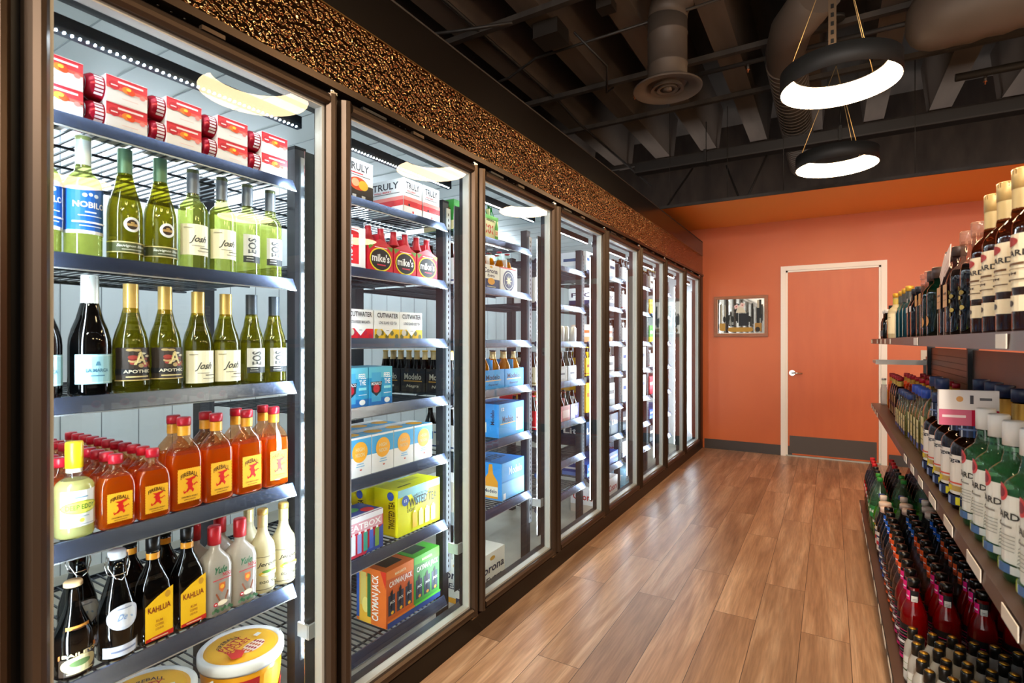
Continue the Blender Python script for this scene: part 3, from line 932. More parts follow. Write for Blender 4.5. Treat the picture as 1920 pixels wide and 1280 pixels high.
def d_marca(A):
    A.rect(0, 0, 1, 1, '#9ccfdc'); A.rect(.03, .04, .97, .06, '#d9eef2'); A.rect(.03, .94, .97, .96, '#d9eef2')
    A.text('LA MARCA', .5, .46, .5, .12, '#3e6f8a'); A.text('PROSECCO', .5, .28, .3, .06, '#4d7f98'); A.poly([(.44, .62), (.56, .62), (.53, .76), (.47, .76)], '#4d7f98')
def d_apothic(A):
    A.rect(0, 0, 1, 1, '#3d3530'); rr = random.Random(5)
    for i in range(16):
        A.disc(.1 + rr.random() * .8, .45 + rr.random() * .5, .06 + .05 * rr.random(), rr.choice(['#9c4038', '#b8a070', '#cfc3a8', '#7c2f2c', '#d8cfae']), rv=.03 + .05 * rr.random(), k=1 + i * .1)
    A.text('A', .55, .68, .3, .4, '#d9c98f', k=3); A.rect(0, .2, 1, .36, '#23262c', k=4); A.text('APOTHIC', .5, .28, .6, .1, '#e0d9c2', k=5)
    A.text('CHARDONNAY', .5, .12, .5, .06, '#d9c98f', k=5); A.rect(0, 0, 1, .03, '#c9b070', k=5)
def d_deep(A):
    A.rect(0, .08, 1, .96, '#e7e9e6'); A.disc(.5, .55, .5, '#a7b83e', rv=.16); A.disc(.5, .55, .47, '#e8e45a', rv=.13); A.text('DEEP EDDY', .5, .56, .72, .12, '#4f7f2f')
    A.text('VODKA', .5, .8, .3, .05, '#6a8fa8'); A.text('LEMON', .5, .33, .36, .05, '#9fb0b8'); A.disc(.5, .24, .06, '#e8d84a'); A.rect(.2, .13, .8, .15, '#9fb0b8')
def fire_art(A):
    pts = [];  n = 22
    for i in range(n):                                  # ragged edge of the burnt paper
        t = i / n
        pts.append((t, .015 * (i % 2)))
    for i in range(n):
        pts.append((1 - .02 * (i % 2), i / n))
    for i in range(n):
        pts.append((1 - i / n, 1 - .015 * (i % 2)))
    for i in range(n):
        pts.append((.02 * (i % 2), 1 - i / n))
    A.poly(pts, '#f2b62c')
    A.text('FIREBALL', .5, .84, .74, .13, '#3a1c0a', arch=.09)
    # running red fiery figure, as a plain silhouette
    A.poly([(.46, .66), (.56, .7), (.62, .64), (.6, .56), (.66, .5), (.62, .42), (.7, .34), (.64, .26), (.58, .34), (.5, .36), (.4, .28), (.36, .33), (.44, .42), (.42, .52), (.34, .56), (.42, .6)], '#d0241a')
    A.poly([(.3, .7), (.5, .6), (.74, .68), (.8, .74), (.6, .72), (.48, .7)], '#d0241a')
    A.poly([(.66, .5), (.82, .56), (.86, .5), (.8, .52), (.68, .46)], '#d0241a'); A.poly([(.36, .3), (.26, .26), (.22, .34), (.28, .38), (.26, .32), (.36, .34)], '#d0241a')
    A.text('CINNAMON WHISKY', .5, .16, .7, .05, '#5a2c0c'); A.text('33% ALC/VOL', .5, .08, .5, .03, '#8a4a14')
def d_kahlua(A):
    A.poly([(0, 0), (1, 0), (1, .98), (.8, .94), (.4, .84), (0, .7)], '#f4c21c'); A.text('KAHLUA', .5, .6, .82, .12, '#7a1f14', arch=-.02); A.disc(.8, .84, .1, '#c9962a', rv=.07)
    A.text('RUM', .5, .36, .24, .05, '#a8641c'); A.text('COFFEE', .5, .28, .3, .05, '#a8641c'); A.text('LIQUEUR', .5, .2, .3, .05, '#a8641c')
    A.poly([(0, 0), (1, 0), (1, .1), (0, .06)], '#c2261c'); A.text('THE ORIGINAL', .5, .035, .6, .03, '#f0d8b0')
def d_yule(A):
    A.text('Yule', .45, .86, .6, .14, '#1f6b45', shear=.3); A.text('NOG', .72, .75, .36, .08, '#c7202f'); A.text('WITH WHISKEY', .5, .67, .8, .03, '#c7202f')
    A.poly([(.36, .6), (.64, .6), (.64, .48), (.5, .4), (.36, .48)], '#c9642a'); A.disc(.5, .52, .09, '#f0b03a')
    A.poly([(.2, .4), (.26, .42), (.42, .26), (.37, .23)], '#8a4a2a'); A.poly([(.78, .4), (.72, .42), (.6, .26), (.65, .23)], '#8a4a2a'); A.disc(.5, .2, .22, '#efe3c9', rv=.05)
    A.disc(.2, .2, .09, '#c7202f'); A.text('21', .2, .2, .08, .04, '#f4f4f0')
    for i in range(9):
        A.disc(.1 + i * .1, .06 + .03 * (i % 2), .07, '#2f5a3a' if i % 3 else '#5d7a5a', rv=.035, k=8 + i * .1)
def d_egg(A):
    A.poly([(0, 0), (1, .02), (1, .96), (0, .94)], '#efe6bd'); A.rect(0, .9, 1, .915, '#4a463a'); A.rect(0, .03, 1, .045, '#4a463a')
    A.text('Jerome', .5, .7, .7, .14, '#3a3a34', shear=.4); A.disc(.5, .46, .34, '#d9b23a', rv=.08); A.disc(.5, .44, .26, '#e8e0b0', rv=.05); A.disc(.4, .52, .14, '#5d8a3a', rv=.04)
    A.text('EGG NOG', .5, .24, .6, .07, '#3a3a34')
def d_bail(A):
    A.rect(0, 0, 1, .62, '#2a1d12'); A.disc(.5, .38, .45, '#d6cfa0', rv=.3); A.disc(.5, .42, .25, '#5d7a4a', rv=.12); A.poly([(0, .62), (1, .74), (1, .9), (0, .78)], '#b5703a')
    A.text('BAILEYS', .5, .76, .8, .12, '#f0dca8', arch=0); A.text('ORIGINAL', .5, .1, .6, .08, '#e6d9a8')
def d_bailneck(A):
    A.rect(0, 0, 1, 1, '#c98a3a'); A.text('RDB', .5, .5, .5, .6, '#3a1d08')
def d_swing(A):
    A.disc(.5, .5, .5, '#cfd6e6', rv=.5); A.disc(.5, .5, .38, '#dfe5ef', rv=.38); A.text('BREWED', .5, .84, .4, .08, '#8f9ab5', arch=.05); A.text('De', .45, .52, .25, .24, '#8aa6cf', shear=.4)
    A.poly([(.3, .45), (.7, .5), (.75, .4), (.3, .38)], '#9ab4d8')
def d_swing2(A):
    A.rect(0, 0, 1, 1, '#cfd6e6'); A.text('CREAM LIQUEUR', .5, .5, .6, .3, '#7d88a8')
def d_bac(A):
    A.rect(0, 0, 1, 1, '#efe2c2'); A.text('BACARDI', .5, .64, .78, .12, '#2c2622'); A.disc(.5, .86, .16, '#a5342c', rv=.09); A.text('Reserva', .5, .44, .5, .07, '#6a4a2c', shear=.3)
    A.rect(.2, .34, .8, .35, '#6a4a2c'); A.text('RUM', .5, .26, .3, .05, '#4a3a2c'); A.text('AGED 4 YEARS', .5, .14, .55, .04, '#6a5a46')
def d_bacsmall(A):
    A.rect(0, 0, 1, 1, '#efe2c2'); A.disc(.5, .5, .08, '#4a4036', rv=.2)
def d_bacw(A):
    A.rect(0, .1, 1, .84, '#e6e9e4'); A.disc(.5, .86, .17, '#d24a4a', rv=.1); A.disc(.5, .86, .12, '#8a3038', rv=.06); A.text('BACARDI', .5, .62, .8, .08, '#3a3a38'); A.text('SUPERIOR', .5, .5, .5, .035, '#8a8a86')
    for i in range(5):
        A.rect(.2, .4 - i * .04, .8, .41 - i * .04, '#9aa09c')
    A.rect(0, 0, 1, .09, '#d8e2e4'); A.rect(.3, .0, .5, .1, '#b9d23a'); A.rect(.55, .0, .75, .1, '#4a6a9a')
def d_morgan(A):
    A.rect(0, .2, 1, .92, '#e8e4de'); A.text('Morgan', .5, .82, .84, .1, '#2a2c3a', shear=.2); A.text('Captain', .4, .9, .4, .05, '#2a2c3a', shear=.2)
    A.poly([(.2, .7), (.32, .74), (.3, .5), (.38, .42), (.2, .44)], '#b02a34'); A.rect(0, .26, 1, .36, '#b59a5a'); A.rect(.4, .26, .62, .36, '#d8c21e'); A.text('SPICED', .5, .41, .7, .05, '#d05a4a')
    A.rect(0, .0, 1, .18, '#27345c')
    for i in range(6):
        A.rect(.04 + i * .17, .02, .11 + i * .17, .16, ['#3a57a0', '#c9cf2a', '#203060', '#8fa0c8', '#d8d030', '#2c3c70'][i])
def d_plaid(A):
    A.rect(0, 0, 1, 1, '#27304c')
    for i in range(7):
        A.rect(.05 + i * .14, 0, .09 + i * .14, 1, ['#3d5f9c', '#c0c8d0', '#394a78'][i % 3])
    A.rect(0, .4, 1, .5, '#6d83b0')
def d_teq(A):
    A.rect(0, .2, 1, 1, '#efe6a8'); A.rect(0, 0, 1, .2, '#2c4fa0'); A.text('Silver', .5, .72, .7, .1, '#8a8f78', shear=.2); A.rect(.1, .5, .9, .52, '#c9bd6a'); A.text('TEQUILA', .5, .36, .6, .05, '#7d7a5a')
def d_mixer(c):
    def d(A):
        A.rect(0, 0, 1, 1, '#17171a'); A.rect(0, .0, 1, .09, c)
        for i in range(9):
            A.rect(.05, .14 + i * .085, .95, .155 + i * .085, '#8d8d92' if i % 2 else c)
        A.text('MIXERS', .5, .5, .8, .12, '#e6e6ea', rot=False)
    return d
def d_mixneck(c):
    def d(A):
        A.rect(0, 0, 1, 1, '#151518'); A.rect(.44, .2, .72, .95, c); A.text('Mix', .58, .6, .2, .14, '#f4e4ea', shear=.3); A.rect(.76, .1, .95, .7, '#dcdcd6')
        for i in range(5):
            A.rect(.79, .2 + i * .08, .92, .225 + i * .08, '#6a6a6a')
    return d
def d_soda(bg_, word, c2):
    def d(A):
        A.rect(0, 0, 1, 1, bg_); A.disc(.35, .5, .2, c2, rv=.4); A.text(word, .5, .5, .62, .44, '#f2f6f2', shear=.3)
    return d

# ------------------------------------------------------------------ first cooler bay
G_GOLD = mat('#c9a24a', .3, .7); G_SILV = mat('#c4cdc6', .35, .4); G_GRNF = mat('#587a5c', .35, .3); G_GREYF = mat('#6a7078', .35, .3); G_DKF = mat('#3c444c', .35, .3)
K_nob = bottle('wine_bottle', 'wine bottle', bord(.037, .29), .29, GL_PALE, LQ_PALE, .2, labels=[(cyl(.037, 200, .055, .165), d_nobilo)], foil=(.0158, .222, .292, G_SILV))
K_kc = bottle('wine_bottle', 'wine bottle', burg(.038, .285), .285, GL_GREEN, GL_GREEN_L, .19, labels=[(cyl(.038, 55, .075, .112), d_kcring), (cyl(.038, 190, .022, .05), d_kcband)], foil=(.0162, .22, .287, G_GRNF))
K_jw = bottle('wine_bottle', 'wine bottle', bord(.0365, .28), .28, GL_PALE, LQ_PALE, .19, labels=[(cyl(.0365, 160, .04, .125), d_josh)], foil=(.0158, .215, .282, G_GREYF))
K_ew = bottle('wine_bottle', 'wine bottle', bord(.034, .28), .28, GL_PALE, LQ_PALE, .12, labels=[(cyl(.034, 100, .04, .125), d_eos)], foil=(.0158, .215, .282, G_GREYF))
K_lm = bottle('sparkling_wine_bottle', 'wine bottle', burg(.0425, .285, .0155), .285, GL_DARK, GL_DARK, .2, labels=[(cyl(.0425, 120, .03, .1), d_marca)], foil=(.0185, .205, .29, mat('#e2ebe6', .3, .3), .0175))
K_ap = bottle('wine_bottle', 'wine bottle', burg(.0385, .275), .275, GL_GREEN, GL_GREEN_L, .2, labels=[(cyl(.0385, 150, .032, .115), d_apothic)], foil=(.0165, .205, .277, mat('#e2bd6a', .3, .5)))
K_jc = bottle('wine_bottle', 'wine bottle', burg(.0385, .268), .268, GL_GREEN, GL_GREEN_L, .2, labels=[(cyl(.0385, 150, .015, .105), d_josh)], foil=(.0165, .205, .27, mat('#dcb765', .3, .5)))
K_ec = bottle('wine_bottle', 'wine bottle', burg(.036, .272), .272, GL_GREEN, GL_GREEN_L, .2, labels=[(cyl(.036, 105, .035, .11), d_eos)], foil=(.0165, .21, .274, G_DKF))
XB = -.178
for i, (K, y, l) in enumerate(((K_nob, .492, 'pale wine bottle with bright blue label, half hidden by the left door edge'), (K_nob, .573, 'pale wine bottle with bright blue label and silver neck, fully visible'),
        (K_kc, .661, 'green wine bottle with white ring emblem, beside the blue labelled bottle'), (K_kc, .744, 'green wine bottle with white ring emblem, beside the cream labelled bottle'),
        (K_jw, .829, 'clear wine bottle with cream script label, left one on second shelf'), (K_jw, .912, 'clear wine bottle with cream script label, right one on second shelf'),
        (K_ew, .992, 'slim clear wine bottle with vertical grey label, left one on second shelf'), (K_ew, 1.070, 'slim clear wine bottle with vertical grey label, right end of second shelf'))):
    K.put(XB, y, 1.5135, l)
for i, (K, y, l) in enumerate(((K_lm, .488, 'dark sparkling wine bottle with light blue label, cut by the door edge'), (K_lm, .586, 'dark sparkling wine bottle with light blue label and white foil neck, fully visible'),
        (K_ap, .674, 'green wine bottle with gold neck and ornate dark red label, left one'), (K_ap, .756, 'green wine bottle with gold neck and ornate dark red label, right one'),
        (K_jc, .843, 'green wine bottle with gold neck and cream script label, left one'), (K_jc, .924, 'green wine bottle with gold neck and cream script label, right one'),
        (K_ec, 1.006, 'green wine bottle with dark neck and vertical grey label, left one'), (K_ec, 1.084, 'green wine bottle with dark neck and vertical grey label, right end'))):
    K.put(XB, y, 1.1845, l)
# second rank of the sparkling wine
K_lm.put(-.275, .625, 1.1845, 'dark sparkling wine bottle standing behind the light blue labelled front one')

# red can packs
K_can = Kind('can_pack', 'can pack')
RC = .031
a = MB()
for j in (0, 1):
    cx = -RC - j * (2 * RC + .001)
    pr = [(RC * .7, 0), (RC * .82, .004), (RC, .012), (RC, .12), (RC * .82, .13), (RC * .76, .132)]
    t_ = MB(); t_.lathe(pr, mat('#a3102c', .25, .35), 22)
    t_.lathe([(RC * .76, .1322), (RC * .6, .1305), (0, .1305)], M_CAN_SILVER, 18, caps=False)
    t_.lathe([(0, .002), (RC * .68, -.0005)], M_CAN_SILVER, 18, caps=False)
    a.add([(cx + v[0], v[2], RC + v[1]) for v in t_.v], t_.f, mat('#a3102c', .25, .35), True)
    for q in range(len(t_.f)):
        if t_.ms[t_.mi[q]] is M_CAN_SILVER:
            a.mi[len(a.mi) - len(t_.f) + q] = a.mid(M_CAN_SILVER)
    ar_ = Art(a, lambda u, v, k, cx=cx: (cx + (RC + .0006) * math.cos((v - .5) * 2), .012 + u * .022, RC + (RC + .0006) * math.sin((v - .5) * 2)), 1, .022, .05)
    if j == 0:
        for q in range(6):
            ar_.rect(.1, .1 + q * .14, .9, .19 + q * .14, '#e6d9e4', k=1)
K_can.part('cans', a, label='dark red cans with silver ends')
a = MB()
w0, w1 = .036, .126
a.box(-4 * RC - .002, w0, -.0005, .0015, w1, 2 * RC + .0015, mat('#e9e5e6', .4))
def d_pack(A):
    A.rect(0, .62, 1, 1, '#e0404a'); A.rect(0, .52, 1, .64, '#ec6a5e'); A.rect(0, .94, 1, 1, '#c62a3c')
    A.text('Barefoot', .58, .84, .62, .13, '#f7dce0'); A.disc(.18, .66, .13, '#c8303c', rv=.17); A.text('4 pack', .18, .66, .16, .08, '#f7dce0')
    A.disc(.5, .6, .14, '#f08a3a', rv=.14); A.disc(.58, .56, .1, '#e8502c', rv=.12); A.disc(.52, .64, .06, '#f2d24a', rv=.06); A.disc(.86, .48, .07, '#ef8f8a', rv=.09); A.rect(.35, .2, .75, .22, '#eab9b4')
d_pack(Art(a, lambda u, v, k: (.0015 + .0004 * k, w0 + u * (w1 - w0), v * 2 * RC), 1, w1 - w0, 2 * RC))
K_can.part('paper_sleeve', a)
for i, y in enumerate((.43, .566, .702, .838, .974)):
    for j in (0, 1):
        K_can.put(-.135, y, 1.8315 + j * .0645, 'red can pack with white sleeve, %s from left in the %s layer, top left shelf' % (ORD[i], ('lower', 'upper')[j]))

# fourth shelf: lemon vodka and cinnamon whisky
G_RED = mat('#c31f33', .3); G_YEL = mat('#f2cf1c', .35)
K_le = bottle('vodka_bottle', 'vodka bottle', bord(.038, .195, .014), .195, GL_CLEAR, LQ_LEMON, .13, cap=(.0175, .16, .222, G_YEL), labels=[(cyl(.038, 120, .02, .115), d_deep)], foil=(.016, .15, .16, mat('#d8dcc0', .4)))
for y, l in ((.468, 'lemon vodka bottle with yellow cap, cut off at the left door edge'), (.556, 'cloudy lemon vodka bottle with tall yellow cap, fully visible')):
    K_le.put(-.18, y, .8565, l)
FBS = [(.036, 0, 1), (.04, .006, 1), (.04, .09, 1), (.038, .108, 1), (.031, .124, .8), (.019, .138, .4), (.0135, .145, 0), (.0135, .168, 0)]
K_f1 = bottle('whisky_flask', 'whisky bottle', FBS, .168, GL_AMBER_T, LQ_AMBER, .118, cap=(.0155, .156, .178, G_RED), labels=[(flat(.0224, .056, .014, .086), fire_art)], seg=28, asp=.56, sq=5)
FBL = [(.039, 0, 1), (.043, .006, 1), (.043, .13, 1), (.041, .15, 1), (.034, .168, .8), (.022, .184, .4), (.0155, .193, 0), (.0155, .228, 0)]
K_f2 = bottle('whisky_bottle', 'whisky bottle', FBL, .228, GL_AMBER_T, LQ_AMBER, .15, cap=(.0175, .228, .25, G_RED), labels=[(flat(.0268, .062, .02, .112), fire_art)], foil=(.0162, .2, .226, mat('#e8a42c', .4)), seg=28, asp=.62, sq=4.5)
gf = 'small amber whisky flasks on the fourth shelf'
for c_, y in enumerate((.638, .722)):
    for r_ in range(11 if c_ == 1 else 10):
        s = ('flat amber whisky flask with red cap, %s flask column, %s from front' % (('left', 'right')[c_], ORD[r_])) if r_ < 10 else 'flat amber whisky flask with red cap at the very back, right flask column'
        K_f1.put(-.172 - r_ * .049, y, .8565, s, group=gf)
for r_ in range(8):
    K_f1.put(-.24 - r_ * .049, .548, .8565, 'amber whisky flask with red cap behind the lemon vodka, %s from front' % ORD[r_], group=gf)
for r_ in range(5):
    K_f1.put(-.26 - r_ * .049, .455, .8565, 'amber whisky flask behind the cut off lemon bottle, %s from front' % ORD[r_], group=gf)
gF = 'tall amber whisky bottles on the fourth shelf'
for c_, y in enumerate((.805, .895, .99, 1.082)):
    for r_ in range(2):
        K_f2.put(-.178 - r_ * .062, y + .004 * r_, .8565, 'tall amber whisky bottle with red cap, %s column from left, %s row' % (ORD[c_], ('front', 'back')[r_]), group=gF)

# fifth shelf
def irish(R, H):
    return [(R * .85, 0), (R, .007), (R, .38 * H), (R * .96, .46 * H), (R * .7, .58 * H), (.019, .68 * H), (.0145, .76 * H), (.0145, .96 * H), (.0165, .965 * H), (.0165, .985 * H)]
K_ba = bottle('liqueur_bottle', 'liqueur bottle', irish(.039, .218), .218, GL_DARK, None, 0, cap=(.0185, .208, .219, mat('#d9b98a', .4)), labels=[(cyl(.039, 120, .012, .075), d_bail), (cyl(.031, 90, .105, .122), d_bailneck)])
K_ba.put(-.178, .462, .5315, 'dark cream liqueur bottle with oval label, cut by the door edge')
K_ba.put(-.178, .553, .5315, 'dark cream liqueur bottle with tan cap and oval landscape label')
K_sw = bottle('swing_top_bottle', 'liqueur bottle', [(.034, 0), (.041, .006), (.041, .11), (.038, .13), (.03, .16), (.021, .19), (.0165, .21), (.0165, .24)], .24, GL_DARK, None, 0, cap=(.0195, .243, .262, mat('#dfe3e6', .3)), labels=[(cyl(.041, 105, .075, .137), d_swing), (cyl(.041, 130, .012, .038), d_swing2)])
a = MB()
for s_ in (-1, 1):
    a.tube([(.004, s_ * .0205, .25), (.012, s_ * .023, .225), (.022, s_ * .012, .2), (.024, 0, .192)], .0016, M_CHROME, 6)
    a.tube([(-.004, s_ * .0205, .25), (-.008, s_ * .024, .225), (0, s_ * .019, .205)], .0016, M_CHROME, 6)
a.tube([(.02 * math.cos(t), .02 * math.sin(t), .205) for t in [2 * PI * i / 12 for i in range(12)]], .0016, M_CHROME, 6, closed=True)
K_sw.part('wire_bail', a)
K_sw.put(-.175, .642, .5315, 'dark swing top bottle with round pale label, standing in front')
K_sw.put(-.28, .60, .5315, 'dark swing top bottle half hidden behind the front swing top')
KAH = [(.036, 0, 1), (.04, .006, 1), (.04, .13, 1), (.037, .152, .8), (.026, .178, .4), (.0165, .2, 0), (.0145, .215, 0), (.0145, .255, 0)]
K_ka = bottle('coffee_liqueur_bottle', 'liqueur bottle', KAH, .255, GL_DARK, None, 0, cap=(.0165, .235, .27, M_BLK), labels=[(flat(.0325, .067, .012, .14), d_kahlua)], foil=(.0158, .213, .229, mat('#e09a2a', .4)), asp=.8, sq=3.2)
for y, l in ((.725, 'left'), (.812, 'right')):
    K_ka.put(-.176, y, .5315, 'black coffee liqueur bottle with slanted yellow label, %s front one' % l)
    K_ka.put(-.262, y - .016, .5315, 'black coffee liqueur bottle with orange neck band, behind the %s front one' % l)
YUL = [(.037, 0, 1), (.0405, .006, 1), (.0405, .135, 1), (.036, .155, .9), (.022, .172, .4), (.015, .182, 0), (.015, .2, 0)]
M_CREAM = gmat('#d9d3ca', .97, '#d3cbc0'); M_CREAM2 = gmat('#ece4c2', .97, '#ebe2be')
K_yu = bottle('egg_nog_bottle', 'cream liqueur bottle', YUL, .2, M_CREAM, None, 0, cap=(.018, .196, .248, mat('#c8242f', .35)), labels=[(flat(.0375, .066, .008, .15), d_yule)], asp=.9, sq=4)
for y, l in ((.89, 'left'), (.968, 'right')):
    K_yu.put(-.178, y, .5315, 'frosted grey egg nog bottle with red cap, %s front one' % l)
    K_yu.put(-.262, y - .012, .5315, 'frosted grey egg nog bottle with red cap, behind the %s front one' % l)
K_eg = bottle('egg_nog_bottle', 'cream liqueur bottle', [(.032, 0), (.0365, .006), (.0365, .13), (.033, .15), (.022, .168), (.0155, .185), (.0135, .21), (.0135, .24)], .24, M_CREAM2, None, 0, cap=(.016, .238, .256, mat('#c9a95a', .35, .4)), labels=[(cyl(.0365, 150, .01, .125), d_egg)], foil=(.0152, .2, .237, mat('#d8cf96', .35, .4)))
for y, l in ((1.046, 'left'), (1.121, 'right')):
    K_eg.put(-.182, y, .5315, 'cream coloured egg nog bottle with gold cap, %s front one' % l)
K_eg.put(-.268, 1.055, .5315, 'cream coloured egg nog bottle with gold cap, in the back row')

# buckets on the bottom shelf
K_bu = Kind('party_bucket', 'bucket')
a = MB(); a.lathe([(.098, 0), (.1, .004), (.117, .185), (.117, .19)], mat('#f0a81c', .35), 40)
A = Art(a, *cyl(.108, 170, .02, .17))
A.fn = lambda u, v, k: ((.1005 + .017 * (v * .82 + .1) + .0006 * (k + 1)) * math.cos((u - .5) * 3.2), (.1005 + .017 * (v * .82 + .1) + .0006 * (k + 1)) * math.sin((u - .5) * 3.2), .018 + v * .15)
A.rect(0, .05, 1, .97, '#f2a91e'); A.rect(.2, .1, .38, .97, '#b8222a'); A.text('1. BUY', .29, .82, .13, .07, '#f6e2d0'); A.text('2. ADD ICE', .29, .68, .15, .07, '#f6e2d0'); A.text('3. PARTY', .29, .54, .14, .07, '#f6e2d0')
A.text('FIREBALL', .08, .78, .2, .14, '#3a1c0a'); A.poly([(.5, .2), (.56, .5), (.62, .42), (.66, .62), (.7, .44), (.78, .52), (.76, .3), (.84, .24), (.7, .16)], '#d0301c'); A.text('WHISKY', .08, .5, .14, .08, '#c22a1c')
K_bu.part('bucket_body', a)
a = MB(); a.lathe([(.119, .186), (.121, .182), (.1235, .19), (.1235, .212), (.119, .216), (.108, .216), (.106, .211)], mat('#e9ebea', .35), 44, caps=False)
a.lathe([(.1065, .211), (0, .2112)], mat('#f2b22a', .3), 40, caps=False)
def lf(u, v, k):
    return ((.5 - v) * .2, (u - .5) * .2, .2114 + .0004 * k)
A = Art(a, lf, 1, .2, .2)
A.disc(.5, .5, .49, '#f0b428', rv=.49); A.text('FIREBALL', .5, .83, .42, .08, '#3a1c0a', arch=.08); A.text('PARTY', .48, .68, .42, .13, '#b8221c'); A.text('BUCKET', .48, .55, .46, .11, '#b8221c')
A.disc(.55, .32, .2, '#e9d3c4', rv=.12)
for i in range(16):
    A.disc(.42 + .085 * (i % 4), .25 + .05 * (i // 4), .028, '#a52a3a' if i % 2 else '#c8642a', rv=.02, k=6)
A.poly([(.1, .3), (.2, .5), (.26, .42), (.34, .46), (.36, .3), (.2, .22)], '#cc2a1c'); A.rect(.74, .42, .84, .5, '#e6e6e0')
K_bu.part('lid', a)
a = MB(); a.box(-.012, .118, .178, .012, .16, .184, mat('#e3e6e6', .35)); a.box(-.012, .155, .165, .012, .162, .186, mat('#e3e6e6', .35)); K_bu.part('handle_tab', a)
K_bu.put(-.238, 1.012, .1415, 'round white lidded whisky party bucket, the right one fully in view', rz=.25)
K_bu.put(-.25, .742, .1415, 'round white lidded whisky party bucket, the left one cut by photo bottom', rz=-.5)

# ------------------------------------------------------------------ cartons
def carton(kname, cat, w, d, h, col, front=None, side=None, top=None, edge=None, lid=None):
    K = Kind(kname, cat)
    a = MB(); a.box(-d, 0, 0, 0, w, h, mat(col, .42))
    a2 = MB()
    if front:
        front(Art(a2, lambda u, v, k: (.0004 * k, u * w, v * h), 1, w, h))
    if side:
        side(Art(a2, lambda u, v, k: (-d + u * d, -.0004 * k, v * h), 1, d, h))
    if top:
        top(Art(a2, lambda u, v, k: (-v * d, u * w, h + .0004 * k), 1, w, d))
    K.part('carton', a)
    if a2.f:
        K.part('printed_art', a2)
    return K

def carrier(kname, cat, w, d, h, col, nx, ny, bcols, bottle_h, front=None, side=None, inset=0, neck=None, peak=True, capcol='#c9a24a', ntop=None):
    """open bottle carrier: low walls, middle handle board, bottles as parts"""
    K = Kind(kname, cat)
    m = mat(col, .42)
    a = MB()
    hh = h * 1.25 if peak else h
    for x in (0, -d + .001):
        pts = [(0, 0), (w, 0), (w, h), (w / 2, hh), (0, h)]
        a.prism(pts, x - .001, x, m, 'x')
    for y in (0, w - .001):
        a.box(-d, y, 0, 0, y + .001, h, m)
    a.box(-d, 0, 0, 0, w, .001, m)
    a.box(-d + .01, w / 2 - .0015, 0, -.01, w / 2 + .0015, min(bottle_h * .82, h * 1.5), m)
    K.part('cardboard_carrier', a)
    a2 = MB()
    if front:
        front(Art(a2, lambda u, v, k: (.0004 * k, u * w, v * h), 1, w, h))
    if side:
        side(Art(a2, lambda u, v, k: (-d + u * d, -.0004 * k, v * h), 1, d, h))
    if a2.f:
        K.part('printed_art', a2)
    R = min(w / nx, d / ny) * .46
    prof = [(R * .85, .002), (R, .008), (R, .58 * bottle_h), (R * .8, .66 * bottle_h), (.0155, .78 * bottle_h), (.0125, .86 * bottle_h), (.0125, .965 * bottle_h), (.0145, .97 * bottle_h), (.0145, .995 * bottle_h)]
    glass, liq, capm = bcols
    for i in range(nx):
        for j in range(ny):
            b = MB()
            def mm(z):
                return capm if z > .965 * bottle_h else (neck[2] if neck and neck[0] * bottle_h < z < neck[1] * bottle_h else (liq if z < .74 * bottle_h else glass))
            b.lathe(prof, mm, 12)
            K.part('bottle', b, (-(j + .5) * d / ny, (i + .5) * w / nx, 0))
    return K

M_BG = gmat('#e6efe8', .06, '#dfe6e0')
def f_truly(fruit, bottom):
    def d(A):
        A.rect(0, 0, 1, 1, '#eef0f0'); A.text('TRULY', .5, .82, .74, .19, '#3a3a3e'); A.text('WILD BERRY' if bottom == '#d83a3c' else 'FRUIT PUNCH', .42, .665, .5, .05, '#d8323a'); A.rect(.1, .6, .9, .615, '#3a3a3e')
        A.rect(0, .0, 1, .4, bottom)
        if bottom == '#d83a3c':
            A.rect(0, 0, 1, .24, '#efefef'); A.rect(0, .4, 1, .5, '#e7857e')
            for x in (.34, .52, .66):
                A.disc(x, .36, .1, fruit, k=6 + x)
            A.disc(.28, .28, .05, '#22222a', k=8)
            A.disc(.5, .1, .05, '#c8343a', k=8)
        else:
            A.rect(0, .0, 1, .16, '#2c2624'); A.disc(.5, .4, .3, fruit, rv=.16); A.disc(.66, .38, .16, '#f0c03a', rv=.12); A.disc(.4, .42, .12, '#f3b58a', rv=.1)
            A.rect(.3, .05, .42, .12, '#d8d8d8'); A.rect(.6, .05, .72, .12, '#d8d8d8')
    return d
K = carton('hard_seltzer_carton', 'drinks carton', .15, .13, .15, '#ececec', f_truly('#e2542a', '#3a302c'), None, None)
K.put(-.15, 1.338, 1.8415, 'white seltzer carton with orange drink picture, left on the top shelf')
K = carton('hard_seltzer_carton', 'drinks carton', .112, .2, .15, '#ececec', f_truly('#d03038', '#d83a3c'), f_truly('#d03038', '#d83a3c'))
K.put(-.15, 1.66, 1.8415, 'white and red berry seltzer carton showing its long side')
K.put(-.15, 1.782, 1.8415, 'white and red berry seltzer carton at the right shelf end')

